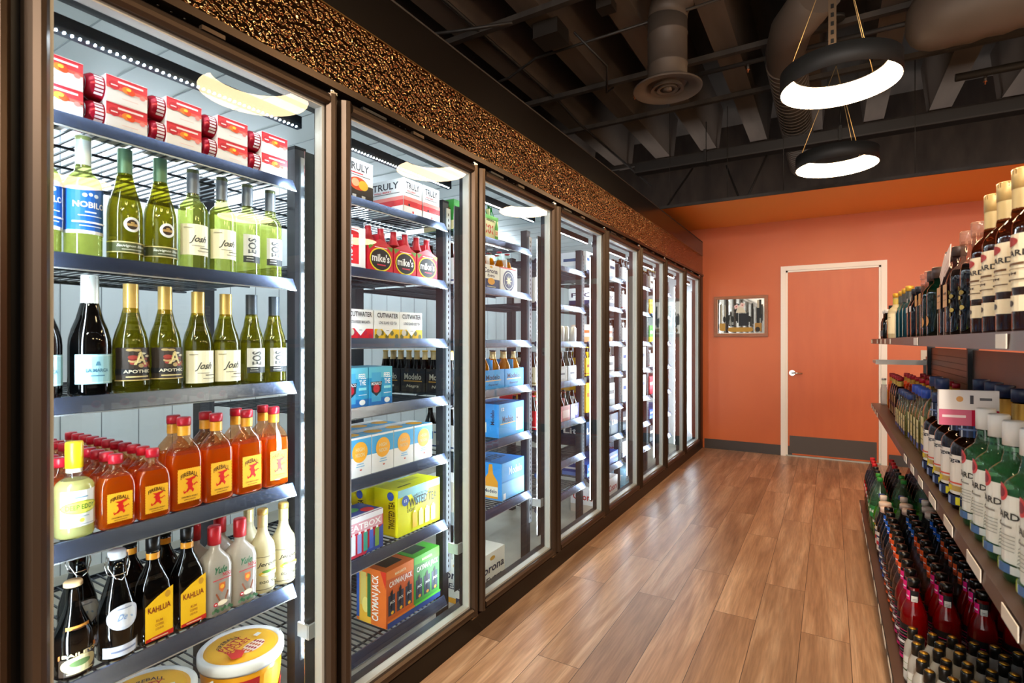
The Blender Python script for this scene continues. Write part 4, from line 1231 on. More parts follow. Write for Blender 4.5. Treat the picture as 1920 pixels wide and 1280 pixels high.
def f_nutrl(A):
    A.rect(0, 0, 1, 1, '#eceaea'); A.rect(.12, .12, .78, .86, '#d8202e'); A.disc(.45, .86, .33, '#b81824', rv=.05); A.text('NUTRL', .45, .5, .26, .6, '#f4e9e9', rot=True); A.rect(0, .0, 1, .06, '#d7d9dc'); A.text('VODKA SELTZER', .5, .94, .5, .03, '#c04048')
K_nu = carton('vodka_seltzer_carton', 'drinks carton', .15, .13, .155, '#e6e6e6', f_nutrl)
K_nu.put(-.15, 1.3, 1.5845, 'white vodka seltzer carton with big red can print')
K_nu.put(-.15, 1.262 + .787 * 0 + .0, 1.067 + .0015 + .4, 'x') if False else None
def f_mike(A):
    A.rect(0, 0, 1, 1, '#d0142c'); A.poly([(0, 1), (.25, 1), (.06, .8)], '#5a8a2c'); A.poly([(.75, 1), (1, 1), (.95, .82)], '#5a8a2c')
    A.disc(.5, .48, .44, '#f0dc28', rv=.44); A.disc(.5, .48, .4, '#0d0d10', rv=.39); A.text("mike's", .5, .54, .7, .3, '#f6f4f0'); A.text('HARDER', .52, .28, .34, .08, '#d0304a'); A.text('BLACK CHERRY', .5, .92, .5, .05, '#f0d8dc')
M_REDB = gmat('#c8202c', .45, '#b81a26')
K_mk = carrier('bottle_six_pack', 'six-pack', .135, .2, .105, '#c8152b', 2, 3, (M_REDB, M_REDB, mat('#d8d8dc', .3, .5)), .185, f_mike, f_mike, neck=(.72, .95, mat('#c02434', .4)))
for i, y in enumerate((1.462, 1.603, 1.744)):
    K_mk.put(-.15, y, 1.5845, 'red bottle six-pack with yellow ringed black oval, %s from left' % ORD[i])
K_mk.put(-.36, 1.53, 1.5845, 'red bottle six-pack standing in the rank behind the front ones')
def f_cut(top, low, pat):
    def d(A):
        A.rect(0, 0, 1, 1, '#ebeced'); A.rect(0, 0, 1, .36, low); A.poly([(.28, .37), (.72, .37), (.5, .12)], '#ebeced')
        for i in range(5):
            A.disc(.08 + .2 * i, .1 + .12 * (i % 2), .07, pat, rv=.09, k=5)
        A.poly([(.28, .37), (.72, .37), (.5, .12)], '#ebeced', k=6)
        A.text('CUTWATER', .5, .84, .84, .17, '#33343c'); A.text(top, .5, .58, .72, .1, '#4a4c56'); A.rect(.44, .3, .56, .315, '#2c2e36', k=8)
        A.disc(.16, .24, .1, '#c9c4b4', rv=.12, k=8)
    return d
K = carton('cocktail_can_carton', 'drinks carton', .132, .12, .112, '#e6e7e8', f_cut('STRAWBERRY MARGARITA', '#d8202e', '#c01a40'))
K.put(-.15, 1.358, 1.3235, 'white cocktail carton with red strawberry base band')
K = carton('cocktail_can_carton', 'drinks carton', .138, .12, .112, '#e6e7e8', f_cut('LONG ISLAND ICED TEA', '#e8bf1c', '#6a6a30'))
K.put(-.15, 1.497, 1.3235, 'white cocktail carton with yellow iced tea band, left of the pair')
K.put(-.15, 1.638, 1.3235, 'white cocktail carton with yellow iced tea band, right of the pair')
def f_mona(A):
    A.rect(0, 0, 1, 1, '#2a9ad0'); A.rect(0, .72, 1, 1, '#62bcd8'); A.rect(0, 0, 1, .2, '#2a72c0'); A.rect(.1, .1, .5, .86, '#4aa8d8'); A.poly([(.06, .62), (.54, .62), (.5, .36), (.3, .24), (.1, .36)], '#1a2230'); A.disc(.3, .44, .14, '#b81c2c', rv=.11)
    A.text('MONACO', .3, .57, .42, .08, '#e8e8ec'); A.text('FEEL', .76, .78, .3, .13, '#f2f6f8'); A.text('THE', .76, .62, .26, .13, '#f2f6f8'); A.text('Buzz', .76, .46, .3, .11, '#8fe0ea', shear=.3); A.rect(.6, .3, .92, .32, '#cfe4f0'); A.disc(.74, .12, .12, '#e9eef0', rv=.07)
K_mo = carton('cocktail_can_carton', 'drinks carton', .125, .14, .148, '#3aa0d4', f_mona, f_mona, lambda A: A.rect(0, 0, 1, 1, '#3f95b8'))
K_mo.put(-.15, 1.338, 1.0685, 'light blue cocktail carton with red heart shield, left front one')
K_mo.put(-.15, 1.468, 1.0685, 'light blue cocktail carton with red heart shield, right front one')
K_mo.put(-.295, 1.40, 1.0685, 'light blue cocktail carton standing behind the front pair')
def f_noon(A):
    A.rect(0, 0, 1, .5, '#e9eaea'); A.rect(0, .5, 1, .95, '#4ea4d8'); A.rect(0, .95, 1, 1, '#e9eaea'); A.disc(.5, .62, .33, '#f0ac34', rv=.26); A.text('HIGH', .5, .69, .36, .1, '#e0cfa0'); A.text('NOON', .5, .55, .38, .1, '#e0cfa0')
    A.text('VODKA', .5, .32, .3, .04, '#7fb4d8'); A.text('SELTZER', .5, .26, .36, .04, '#7fb4d8'); A.disc(.52, .17, .05, '#c05a4a', rv=.02)
def t_noon(A):
    A.rect(0, 0, 1, 1, '#5aa9d8'); A.rect(0, .6, 1, 1, '#e9eaea'); A.disc(.5, .42, .34, '#f0ac34', rv=.26)
K_hn = carton('hard_seltzer_carton', 'drinks carton', .116, .13, .148, '#e9eaea', f_noon, None, t_noon)
for i, y in enumerate((1.244, 1.364, 1.484, 1.604, 1.727)):
    K_hn.put(-.15, y, .8095, 'white and blue seltzer carton with orange sun, %s from left in front' % ORD[i])
for i, y in enumerate((1.3, 1.42, 1.54, 1.66)):
    K_hn.put(-.29, y, .8095, 'white and blue seltzer carton, top visible, %s from left in back rank' % ORD[i])
def f_beat(A):
    A.rect(0, 0, 1, 1, '#d4364e'); A.rect(0, .86, 1, 1, '#e6e6ec'); A.rect(.02, .6, .98, .86, '#d9a3b0'); A.text('BEATBOX', .55, .74, .8, .16, '#f4f4f6')
    A.poly([(.6, 0), (1, 0), (1, .6), (.86, .5)], '#3a4f9c')
    for i, c in enumerate(('#c8a23a', '#d8d8e0', '#8a9ad0', '#3a9a8a', '#4a6ac8', '#7aa04a')):
        A.rect(.16 + i * .13, .08, .25 + i * .13, .56, c, k=6); A.rect(.18 + i * .13, .56, .23 + i * .13, .62, '#efefef', k=7)
    A.poly([(.0, .3), (.1, .38), (.06, .48), (.14, .4), (.2, .46), (.16, .34), (.22, .26), (.1, .24)], '#f0f0f2')
def t_beat(A):
    A.rect(0, 0, 1, 1, '#3a4a90'); A.disc(.3, .5, .2, '#d8503a', rv=.3); A.disc(.6, .6, .14, '#5aa05a', rv=.2); A.disc(.8, .3, .12, '#c8303c', rv=.2); A.rect(0, 0, 1, .1, '#e6e6ec')
K_bb = carton('party_punch_carton', 'drinks carton', .23, .13, .148, '#d0364c', f_beat, None, t_beat)
K_bb.put(-.15, 1.312, .5135, 'pink and blue party punch carton with drawn bottles, in front')
K_bb.put(-.3, 1.29, .5135, 'pink and blue party punch carton standing behind another')
def f_tea(A):
    A.rect(0, 0, 1, 1, '#e6e81c'); A.poly([(0, .84), (.3, .84), (.42, .6), (.62, .6), (.72, .84), (1, .84), (1, 1), (0, 1)], '#8fc8d0'); A.text('HARD ICED TEA', .52, .8, .36, .05, '#3a3a1c', arch=.03)
    A.text('TWISTED TEA', .55, .66, .74, .2, '#2a2c1c', arch=.03); A.text('LIGHT', .3, .5, .2, .07, '#5a5c1c'); A.disc(.16, .74, .08, '#3a5aa8'); A.text('12', .16, .74, .06, .06, '#f0f0f0')
    for i in range(4):
        A.rect(.32 + i * .15, .08, .42 + i * .15, .42, ['#e8c03a', '#e8e48a', '#f0e0a0', '#d8d890'][i], k=8); A.rect(.35 + i * .15, .42, .39 + i * .15, .46, '#f8f4d0', k=8)
def s_tea(A):
    A.rect(0, 0, 1, 1, '#e2e21c'); A.text('TWISTED TEA', .74, .45, .26, .6, '#2a2c1c', rot=True); A.rect(.14, .2, .42, .5, '#e8cf3a'); A.disc(.7, .86, .14, '#3a5aa8'); A.rect(.0, .0, 1, .03, '#c8c81a')
def t_tea(A):
    A.rect(0, 0, 1, 1, '#ecee1e'); A.text('LEMON', .3, .3, .3, .12, '#5a5c1c'); A.rect(.4, .55, .8, .85, '#cfd21a')
K_tt = carton('iced_tea_carton', 'drinks carton', .27, .13, .19, '#e4e61c', f_tea, s_tea, t_tea)
K_tt.put(-.155, 1.632, .5135, 'bright yellow iced tea carton in front, its wide printed face showing')
K = carton('iced_tea_carton', 'drinks carton', .27, .13, .185, '#e4e61c', None, s_tea, lambda A: (A.rect(0, 0, 1, 1, '#ecee1e'), A.rect(.5, 0, 1, 1, '#a9d4dc')))
K.put(-.3, 1.60, .5135, 'bright yellow iced tea carton with pale blue top, behind')
def f_cj(c1, c2, c3):
    def d(A):
        A.rect(0, 0, 1, 1, c1); A.poly([(0, .86), (1, .8), (1, 1), (0, 1)], c2); A.text('CAYMAN JACK', .52, .74, .84, .13, '#f2eee2', arch=.01); A.text('MARGARITA', .5, .9, .4, .05, '#f0e2b0')
        for i in range(3):
            A.rect(.06 + i * .31, .2, .3 + i * .31, .56, '#2c3648', k=4); A.poly([(.14 + i * .31, .3), (.19 + i * .31, .3), (.22 + i * .31, .6), (.2 + i * .31, .66), (.13 + i * .31, .6)], '#12141a', k=5)
            A.text('JACK', .2 + i * .31, .42, .18, .06, '#e0e0dc', k=6); A.disc(.2 + i * .31, .24, .05, c3, rv=.03, k=6)
        A.rect(0, 0, 1, .1, '#2f4a8a'); A.rect(0, .1, 1, .14, c2)
    return d
def s_cj(A):
    A.rect(0, 0, 1, 1, '#e0702a'); A.rect(0, .06, .1, .94, '#2c5aa8'); A.poly([(.1, 0), (.5, 0), (.46, .8), (.1, .92)], '#e8b23a'); A.rect(.14, .3, .34, .9, '#d8c46a'); A.disc(.32, .32, .12, '#f0e080', rv=.14)
    A.rect(.38, .12, .5, .9, '#2f6a3a'); A.text('CAYMAN JACK', .68, .5, .28, .82, '#f4f0e6', rot=True); A.poly([(.82, 1), (1, 1), (1, .7)], '#c8301c')
K = carton('margarita_variety_carton', 'drinks carton', .162, .165, .225, '#d86a28', f_cj('#c85f28', '#e07a2a', '#e8b020'), s_cj, lambda A: (A.rect(0, 0, 1, 1, '#c86428'), A.rect(.2, .2, .8, .8, '#3a2c24')))
K.put(-.155, 1.566, .1715, 'orange margarita variety carton showing its orange side, lowest shelf')
K = carton('margarita_variety_carton', 'drinks carton', .168, .165, .225, '#3a9a3a', f_cj('#3f8a3c', '#58b83a', '#d89030'), None, lambda A: (A.rect(0, 0, 1, 1, '#4aa83a'), A.rect(.15, .2, .7, .8, '#1c3a24'), A.rect(.7, .7, 1, 1, '#c8d83a')))
K.put(-.155, 1.731, .1715, 'green margarita variety carton beside the orange one')

# ------------------------------------------------------------------ third bay
def f_xx(A):
    A.rect(0, 0, 1, 1, '#d8cf9a'); A.rect(0, .84, 1, 1, '#5a9a3a'); A.text('LAGER ESPECIAL', .42, .8, .6, .09, '#3a3a24'); A.text('XX', .34, .42, .56, .36, '#d0202c'); A.disc(.2, .42, .04, '#e6e0c8', rv=.09); A.disc(.48, .42, .04, '#e6e0c8', rv=.09)
    A.poly([(.72, .0), (.96, 0), (.96, .55), (.88, .75), (.86, .98), (.8, .98), (.79, .75), (.72, .55)], '#4f9a34'); A.rect(.73, .2, .95, .45, '#e0d8a0'); A.text('XX', .84, .33, .18, .14, '#d0202c')
M_GRB = gmat('#2fa040', .4, '#1f8a30')
K = carrier('bottle_six_pack', 'six-pack', .13, .2, .125, '#c9c184', 2, 3, (M_GRB, M_GRB, mat('#b03038', .3, .4)), .2, f_xx, f_xx, peak=False)
K.put(-.15, 2.26, 1.8415, 'green bottle six-pack with red crossed letters, on the top shelf')
def f_cor(A):
    A.rect(0, .42, 1, 1, '#e9e6da'); A.rect(0, 0, 1, .42, '#2c3e62'); A.text('Corona', .48, .76, .8, .2, '#26304a', shear=.1); A.text('Extra', .5, .56, .4, .11, '#26304a', shear=.1); A.disc(.5, .92, .08, '#d8a84a', rv=.05); A.disc(.5, .32, .2, '#e0a02c', rv=.14)
    A.text('MEXICO', .5, .1, .5, .05, '#c9c2a0')
K = carrier('bottle_six_pack', 'six-pack', .165, .2, .125, '#e6e3d8', 2, 3, (M_BG, LQ_GOLDBEER, mat('#d8d8d8', .3, .4)), .215, f_cor, f_cor, peak=False)
K.put(-.15, 2.238, 1.5865, 'white and navy clear bottle six-pack with script lettering')
K_ce = K
def f_est(A):
    A.rect(0, 0, 1, 1, '#eceae6'); A.rect(0, .95, 1, 1, '#c8303c'); A.disc(.5, .46, .36, '#2c3a66', rv=.44); A.disc(.5, .46, .3, '#eceae6', rv=.37); A.disc(.5, .46, .27, '#2c3a66', rv=.33)
    P = []
    for i in range(16):
        t = PI / 2 + i * PI / 8; q = 1 if i % 2 == 0 else .38
        P.append((.5 + .22 * q * math.cos(t), .46 + .27 * q * math.sin(t)))
    A.poly(P, '#eee6c8')
K = carrier('bottle_six_pack', 'six-pack', .165, .2, .128, '#eceae6', 2, 3, (M_BG, LQ_GOLDBEER, mat('#d83a48', .3)), .215, f_est, f_est, peak=False)
K.put(-.15, 2.413, 1.5865, 'white bottle six-pack with navy star roundel and red caps')
def f_dup(A):
    A.rect(0, 0, 1, 1, '#f0eeea'); A.text('Dup', .5, .5, .7, .3, '#d0343c'); A.disc(.25, .85, .08, '#c8983a')
K_dp = carton('beer_carton', 'beer carton', .085, .15, .15, '#efedea', f_dup, None)
K_dp.put(-.2, 2.588, 1.5865, 'white beer carton with red lettering beside the star six-pack')
def f_mod(A):
    A.rect(0, 0, 1, 1, '#3a95dc'); A.text('Modelo', .45, .62, .66, .26, '#2a3a5a'); A.rect(.08, .42, .84, .47, '#d8b27a'); A.text('Especial', .45, .22, .44, .13, '#2a3a6a', shear=.3)
M_GFOIL = mat('#d8bf8a', .35, .4)
K_ms = carrier('bottle_six_pack', 'six-pack', .2, .22, .1, '#3a95dc', 2, 3, (M_GFOIL, LQ_GOLDBEER, mat('#1c1c20', .4)), .2, f_mod, f_mod, neck=(.76, .96, M_GFOIL), peak=False)
K_ms.put(-.15, 2.25, 1.0665, 'bright blue bottle six-pack with gold foiled necks, left one')
K_ms.put(-.15, 2.46, 1.0665, 'bright blue bottle six-pack with gold foiled necks, right one')
def f_neg(A):
    A.rect(0, 0, 1, 1, '#17161a'); A.text('Modelo', .5, .66, .7, .26, '#cfc6b0'); A.rect(.12, .44, .88, .49, '#b98a3a'); A.text('Negra', .5, .24, .5, .16, '#cfc6b0', shear=.3)
M_BRB = gmat('#3a1c10', .5, '#201008')
K_mn = carrier('bottle_six_pack', 'six-pack', .125, .155, .115, '#17161a', 2, 3, (M_GFOIL, M_BRB, mat('#c9a24a', .3, .6)), .205, f_neg, f_neg, neck=(.74, .96, M_GFOIL), peak=False)
for i, x in enumerate((-.15, -.31, -.47, -.63 + .02)):
    if i < 3:
        K_mn.put(x - .02, 2.01, 1.0665, 'black bottle six-pack with gold foiled necks, %s from the glass' % ORD[i])
def f_mbox(A):
    A.rect(0, 0, 1, 1, '#3f9be0'); A.text('Modelo', .34, .52, .42, .2, '#2a3a5a'); A.rect(.05, .38, .64, .41, '#d8b27a'); A.text('12', .14, .84, .1, .1, '#f0f0ea'); A.rect(.66, .1, .94, .8, '#e6e0cc'); A.text('Modelo', .8, .5, .24, .1, '#2a3a5a')
def s_mbox(A):
    A.rect(0, 0, 1, 1, '#3a92da'); A.rect(.1, .14, .6, .44, '#e6dcc0'); A.text('Modelo', .35, .29, .44, .12, '#2a3a5a'); A.text('Modelo', .8, .6, .12, .44, '#20304a', rot=True)
def t_mbox(A):
    A.rect(0, 0, 1, 1, '#2f78c0'); A.text('Modelo', .5, .5, .7, .4, '#20304a')
K = carton('beer_can_case', 'beer carton', .265, .2, .178, '#3c96de', f_mbox, s_mbox, t_mbox)
K.put(-.15, 2.398, .8015, 'bright blue beer can case on the fifth shelf, third cooler bay')
def f_mbox2(A):
    A.rect(0, 0, 1, 1, '#3f9be0'); A.rect(.0, .48, 1, .5, '#2f78c0'); A.text('Modelo', .6, .74, .6, .22, '#bcd8f0'); A.rect(.0, .0, 1, .46, '#6cb2e6'); A.rect(.06, .02, .16, .18, '#e9e9e9')
def s_mbox2(A):
    A.rect(0, 0, 1, 1, '#3a92da'); A.text('Modelo', .28, .55, .5, .22, '#2a3a5a'); A.rect(.02, .4, .52, .43, '#d8a84a'); A.poly([(.6, .04), (.92, .04), (.92, .5), (.82, .7), (.8, .96), (.73, .96), (.71, .7), (.6, .5)], '#e09a2c'); A.rect(.6, .1, .92, .36, '#efe8d0'); A.text('Modelo', .76, .24, .28, .1, '#2a3a5a')
K = carton('beer_bottle_case', 'beer carton', .24, .3, .2, '#3c96de', f_mbox2, s_mbox2, t_mbox)
K.put(-.155, 2.434, .4565, 'bright blue beer bottle case with golden bottle picture, sixth shelf')
def f_cbox(A):
    A.rect(0, 0, 1, 1, '#e8e6dc'); A.text('Corona', .56, .64, 1.0 * .84, .2, '#26304a', shear=.1); A.text('Extra', .66, .38, .5, .13, '#26304a', shear=.1); A.disc(.6, .86, .08, '#d8a84a', rv=.05); A.rect(.6, .0, 1, .14, '#26365a'); A.rect(.1, 0, .6, .12, '#e0a02c')
def t_cbox(A):
    A.rect(0, 0, 1, 1, '#e6e4da'); A.rect(.3, .3, .7, .6, '#c9c7be')
K = carton('beer_bottle_case', 'beer carton', .3, .24, .215, '#e8e6dc', f_cbox, f_cbox, t_cbox)
K.put(-.13, 2.122, .0205, 'large white beer case with script lettering on the cooler floor')

# ------------------------------------------------------------------ farther bays
# plain silver cans
K_sc = Kind('beverage_can', 'can')
a = MB(); a.lathe([(.025, 0), (.033, .006), (.033, .095), (.028, .104), (.027, .107)], mat('#d3d6d4', .3, .35), 20); a.lathe([(.027, .1072), (.024, .105), (0, .105)], M_CAN_SILVER, 16, caps=False); K_sc.part('can_body', a)
for i, y in enumerate((3.215, 3.29)):
    K_sc.put(-.19, y, 1.3115, 'plain pale beverage can on third shelf, %s of two' % ('left', 'right')[i])
for i, y in enumerate((3.41,)):
    K_sc.put(-.19, y, 1.3115, 'plain pale beverage can standing alone at the right end of third shelf')
def f_sil(A):
    A.rect(0, 0, 1, 1, '#b4b8bc'); A.rect(.3, .2, .7, .8, '#c6cace'); A.text('ULTRA', .5, .5, .5, .2, '#5a6470'); A.rect(.86, .1, .98, .9, '#dfe2e4')
K_s6 = carrier('bottle_six_pack', 'six-pack', .13, .2, .1, '#b4b8bc', 2, 3, (M_BRB, M_BRB, mat('#c8ccd0', .3, .5)), .2, f_sil, f_sil, peak=False)
K_s6.put(-.15, 3.27, 1.0515, 'silver bottle six-pack with dark necks on fourth shelf')
K_s6.put(-.15, 3.12, 1.0515, 'silver bottle six-pack left of another on fourth shelf')
def f_shk(A):
    A.rect(0, 0, 1, 1, '#c3c6cc'); A.rect(.55, 0, 1, 1, '#3a3a8c'); A.disc(.7, .5, .16, '#e8e8ea', rv=.3)
K_h6 = carrier('bottle_six_pack', 'six-pack', .13, .2, .1, '#bfc2c8', 2, 3, (M_BRB, M_BRB, mat('#2a2a2c', .3, .3)), .19, f_shk, f_shk, peak=False)
K_h6.put(-.15, 3.31, .7885, 'silver and violet bottle six-pack on fifth shelf')
def f_pk(A):
    A.rect(0, 0, 1, 1, '#c88a8a'); A.rect(.1, .2, .9, .7, '#dcb8b4')
K_p6 = carrier('bottle_six_pack', 'six-pack', .13, .2, .1, '#c08488', 2, 3, (M_BRB, M_BRB, mat('#8a2a2c', .3, .3)), .19, f_pk, f_pk, peak=False)
K_p6.put(-.15, 3.17, .7885, 'dusty pink bottle six-pack on fifth shelf')
def f_red(A):
    A.rect(0, 0, 1, 1, '#c8242c'); A.rect(.55, 0, .75, 1, '#e0a02c'); A.disc(.3, .5, .2, '#e8d8c8')
K_rc = carton('beer_carton', 'beer carton', .25, .2, .17, '#c8242c', f_red, f_red)
K_rc.put(-.42, 3.15, .7885, 'red and yellow beer carton behind the fifth shelf six-packs')

def simple(word, bg_, fg, band=None, w=.2, d=.2, h=.17):
    def fr(A):
        A.rect(0, 0, 1, 1, bg_)
        if band:
            A.rect(0, .0, 1, .3, band)
        A.text(word, .5, .6, .8, .26, fg)
    return carton('beer_carton', 'beer carton', w, d, h, bg_, fr, fr, lambda A: A.rect(.05, .05, .95, .95, bg_))
def six(word, bg_, fg, glass, cap, h=.11, bh=.2, w=.13):
    def fr(A):
        A.rect(0, 0, 1, 1, bg_); A.text(word, .5, .55, .8, .3, fg); A.rect(0, .1, 1, .16, fg)
    return carrier('bottle_six_pack', 'six-pack', w, .2, h, bg_, 2, 3, (glass, glass, mat(cap, .3, .3)), bh, fr, fr, peak=False)
KY = six('BELGIAN', '#e8b41e', '#5a2a1c', M_BRB, '#e0b02a', .13, .21)
KY2 = simple('HAZE', '#e9b51c', '#a83a1c', None, .12, .2, .21)
KG = six('STOUT', '#ece4c4', '#8a7a3a', M_BRB, '#1a1a1c')
KR6 = six('RED ALE', '#c8242c', '#f0e6e0', M_BRB, '#c8242c')
KW6 = six('LITE', '#e9ecf0', '#23407a', M_BRB, '#d8d8dc', .12)
KCo = six('Coors', '#dde2e8', '#b8242c', M_BRB, '#c8ccd4', .13)
KSt = six('PALE ALE', '#d9d6cc', '#3a3a34', M_BRB, '#c8b04a', .13)
KB1 = simple('Lite', '#1c2c44', '#f0f0ee', '#16233a', .16, .2, .17)
KB2 = simple('IPA', '#c9cbcc', '#3a3c40', '#8a8e92', .14, .2, .18)
KB3 = simple('Coors', '#dfe2e6', '#b8242c', '#9aa6b8', .2, .2, .13)
KB4 = simple('LAGER', '#eeeeee', '#26365a', '#b8ccd8', .15, .2, .2)
KO = simple('PEACH', '#f0d0b8', '#e06a3a', '#f0a070', .12, .18, .13)
KF = simple('FLIC', '#e2e2df', '#1c2a48', '#1f2e50', .2, .2, .13)
KGt = simple('LIME', '#4a9a3a', '#f0f0d0', '#e8d82a', .14, .2, .16)
KRt = simple('CHERRY', '#c83a44', '#f4e0d8', '#a01a2c', .14, .2, .17)
KYt = simple('MANGO', '#e8c02a', '#c84a1c', '#e88a2a', .13, .2, .14)
KBl = simple('BLUE', '#2a4a9a', '#e8e8f0', '#6a8ad0', .2, .2, .09)
KDk = simple('BLACK', '#2a2c30', '#d0c8b0', '#50545a', .2, .26, .16)
def row(k, i, K, ys, desc, x=-.15, cnt='from left'):
    z = SH[k][i] + .0015
    for n, y in enumerate(ys):
        K.put(x, B(k) + y, z, '%s, %s %s, %s shelf, %s bay' % (desc, ORD[n], cnt, SHN[i], door_names[k]))
# bay 3 right end and bay 4 left parts seen through the third door
row(3, 1, K_dp, (.05, .15), 'white beer carton with red lettering')
row(3, 0, KO, (.09, .22), 'peach coloured carton') if False else None
row(3, 3, KG, (.05, .19), 'cream oval bottle six-pack')
row(3, 4, KR6, (.05,), 'bright red bottle six-pack')
# second door right end, first column of the third bay
row(2, 0, simple('XX', '#3f9a3c', '#d0303c', '#d8cf9a', .13, .18, .14), (.03,), 'green beer carton with red letters')
row(2, 1, KW6, (.03,), 'white and navy bottle six-pack')
row(2, 4, KW6, (.03,), 'white bottle six-pack')
row(2, 5, KB4, (.03,), 'white and blue beer carton')
# fourth bay right side and fifth bay
row(3, 5, KBl, (), '')
row(4, 3, KY, (.03,), 'yellow bottle six-pack')
row(4, 4, KY2, (.03,), 'tall yellow beer carton')
row(4, 0, simple('SEA', '#e6e8ea', '#26507a', '#c8d8e0', .13, .2, .14), (.03, .3, .5), 'white and teal beer carton')
row(4, 1, KF, (.17, .41), 'white carton with navy band lettering')
row(4, 2, KO, (.17, .31, .45), 'peach striped carton')
row(4, 3, KSt, (.2, .34, .48), 'cream bottle six-pack')
row(4, 4, KB2, (.16, .32, .48), 'silver grey beer carton')
row(4, 5, KB1, (.03, .2, .37, .54), 'navy beer carton with white lettering')
row(4, 6, KBl, (.05, .28, .5), 'low blue beer carton')
row(5, 0, KW6, (.03, .17, .31, .45), 'white and navy bottle six-pack')
row(5, 1, KCo, (.03, .17, .31, .45), 'silver bottle six-pack with red script')
row(5, 2, KW6, (.03, .17, .31, .45), 'white bottle six-pack')
row(5, 3, KB4, (.03, .2, .37, .54), 'white beer carton with navy lettering')
row(5, 4, KB4, (.03, .2, .37, .54), 'tall white beer carton')
row(5, 5, KDk, (.03, .28), 'dark beer case')
row(5, 6, KB3, (.03, .26), 'silver beer case with red script')
row(6, 0, KSt, (.05, .2, .35, .5), 'cream bottle six-pack')
row(6, 1, KYt, (.03, .18, .33, .48), 'yellow and orange drinks carton')
row(6, 2, KGt, (.03, .19, .35, .51), 'green and yellow drinks carton')
row(6, 3, KCo, (.03, .17, .31, .45), 'silver bottle six-pack')
row(6, 4, KRt, (.03, .19, .35, .51), 'red drinks carton')
row(6, 5, KBl, (.03, .26, .49), 'low blue drinks carton')
row(6, 6, KDk, (.03, .26), 'dark beer case')
GLn = 'colourful drinks cartons in the far seventh and eighth bays'
# coors case on the floor
K = simple('Coors', '#e2e0de', '#b8242c', '#c8b8a8', .22, .2, .2)
K.put(-.15, B(4) + .2, .0205, 'pale beer case with red script on the cooler floor, fifth bay')
K.put(-.15, B(4) + .47, .0205, 'second pale beer case with red script on the floor, fifth bay')
K = simple('LIGHT', '#9cc8e0', '#f0f4f6', '#7ab0d0', .24, .24, .2)
K.put(-.15, B(5) + .1, .0205, 'light blue beer case on the cooler floor, sixth bay')

# ------------------------------------------------------------------ right-hand gondola goods
# mixers: three columns, pink / orange / blue
def mixer(c, liq, glass):
    prof = [(.034, 0), (.041, .006), (.041, .15), (.039, .175), (.032, .2), (.022, .225), (.0165, .24), (.016, .285)]
    K = bottle('mixer_bottle', 'mixer bottle', prof, .285, glass, liq, .2, cap=(.0195, .272, .3, mat('#070707', .25)), labels=[(cyl(.041, 200, .012, .14), d_mixer(c)), (cyl(.0205, 250, .2, .262), d_mixneck(c))], seg=20)
    return K
LQ_BROWNC = gmat('#c09a80', .2, '#8a5a40'); LQ_NAVY = gmat('#0f1426', .7, '#0a0e1c')
K_pk = mixer('#e01a7a', LQ_RED, LQ_RED); K_or = mixer('#ee5a1c', LQ_BROWNC, gmat('#d8c8ba', .1, '#a08a7a')); K_bl = mixer('#1c66d0', LQ_NAVY, LQ_NAVY)
XC = (1.622, 1.718, 1.814, 1.91)
CN = ('front', 'second', 'third', 'back')
def col_put(K, ys, desc, z=.1505, cols=(0, 1, 2, 3), off=0):
    for n, y in enumerate(ys):
        for c in cols:
            K.put(XC[c], y + .012 * (c % 2) + off, z, '%s, %s from camera, %s column from aisle' % (desc, ORD[n], ('first', 'second', 'third', 'fourth')[c]), rz=PI)
col_put(K_pk, (2.425, 2.52, 2.615), 'red mixer bottle with pink neck label')
col_put(K_or, (2.71, 2.805, 2.9, 2.995, 3.09), 'brown mixer bottle with orange neck label')
col_put(K_bl, (3.195, 3.295, 3.395), 'dark mixer bottle with blue neck label')
def jug(cap_r, R, H, glass, liq, capm, lab, name='juice_bottle'):
    prof = [(R * .85, 0), (R, .008), (R, .6 * H), (R * .9, .7 * H), (R * .66, .82 * H), (cap_r * .9, .9 * H), (cap_r * .9, H)]
    return bottle(name, 'juice bottle', prof, H, glass, liq, .7 * H, cap=(cap_r, H - .006, H + .022, capm), labels=[(cyl(R, 200, .04, .55 * H), lab)], seg=20)
K_jg = jug(.03, .045, .25, gmat('#8a7468', .3, '#4a3830'), gmat('#3a2824', .7, '#2a1c1a'), mat('#e9cdb8', .5), lambda A: (A.rect(0, 0, 1, 1, '#e9e2dc'), A.rect(0, .3, 1, .5, '#c8242c'), A.text('Tropic', .5, .75, .7, .16, '#2a3a6a')))
col_put(K_jg, (3.505, 3.61), 'dark juice bottle with wide pale cap', cols=(0, 1, 2))
K_tn = jug(.0185, .042, .26, GL_CLEAR, gmat('#d8dcd0', .15), mat('#ecd8c8', .5), lambda A: (A.rect(0, 0, 1, 1, '#3a3a2c'), A.rect(0, .5, 1, .8, '#e8c02a'), A.text('TONIC', .5, .65, .6, .2, '#1c1c2c')), 'tonic_bottle')
col_put(K_tn, (3.72,), 'clear tonic bottle with small white cap', cols=(0, 1, 2))
def soda(R, H, body, liq, capc, lab, zl=.72):
    prof = [(R * .75, 0), (R * .95, .012), (R, .03), (R * .94, .12 * H + .02), (R, .3 * H), (R, .52 * H), (R * .93, .62 * H), (R * .74, .74 * H), (R * .46, .86 * H), (.0155, .93 * H), (.014, H)]
    return bottle('soda_bottle', 'soda bottle', prof, H, body, liq, zl * H, cap=(.0158, H - .006, H + .016, mat(capc, .4)), labels=[(cyl(R, 330, .3 * H, .52 * H), lab)], seg=22)
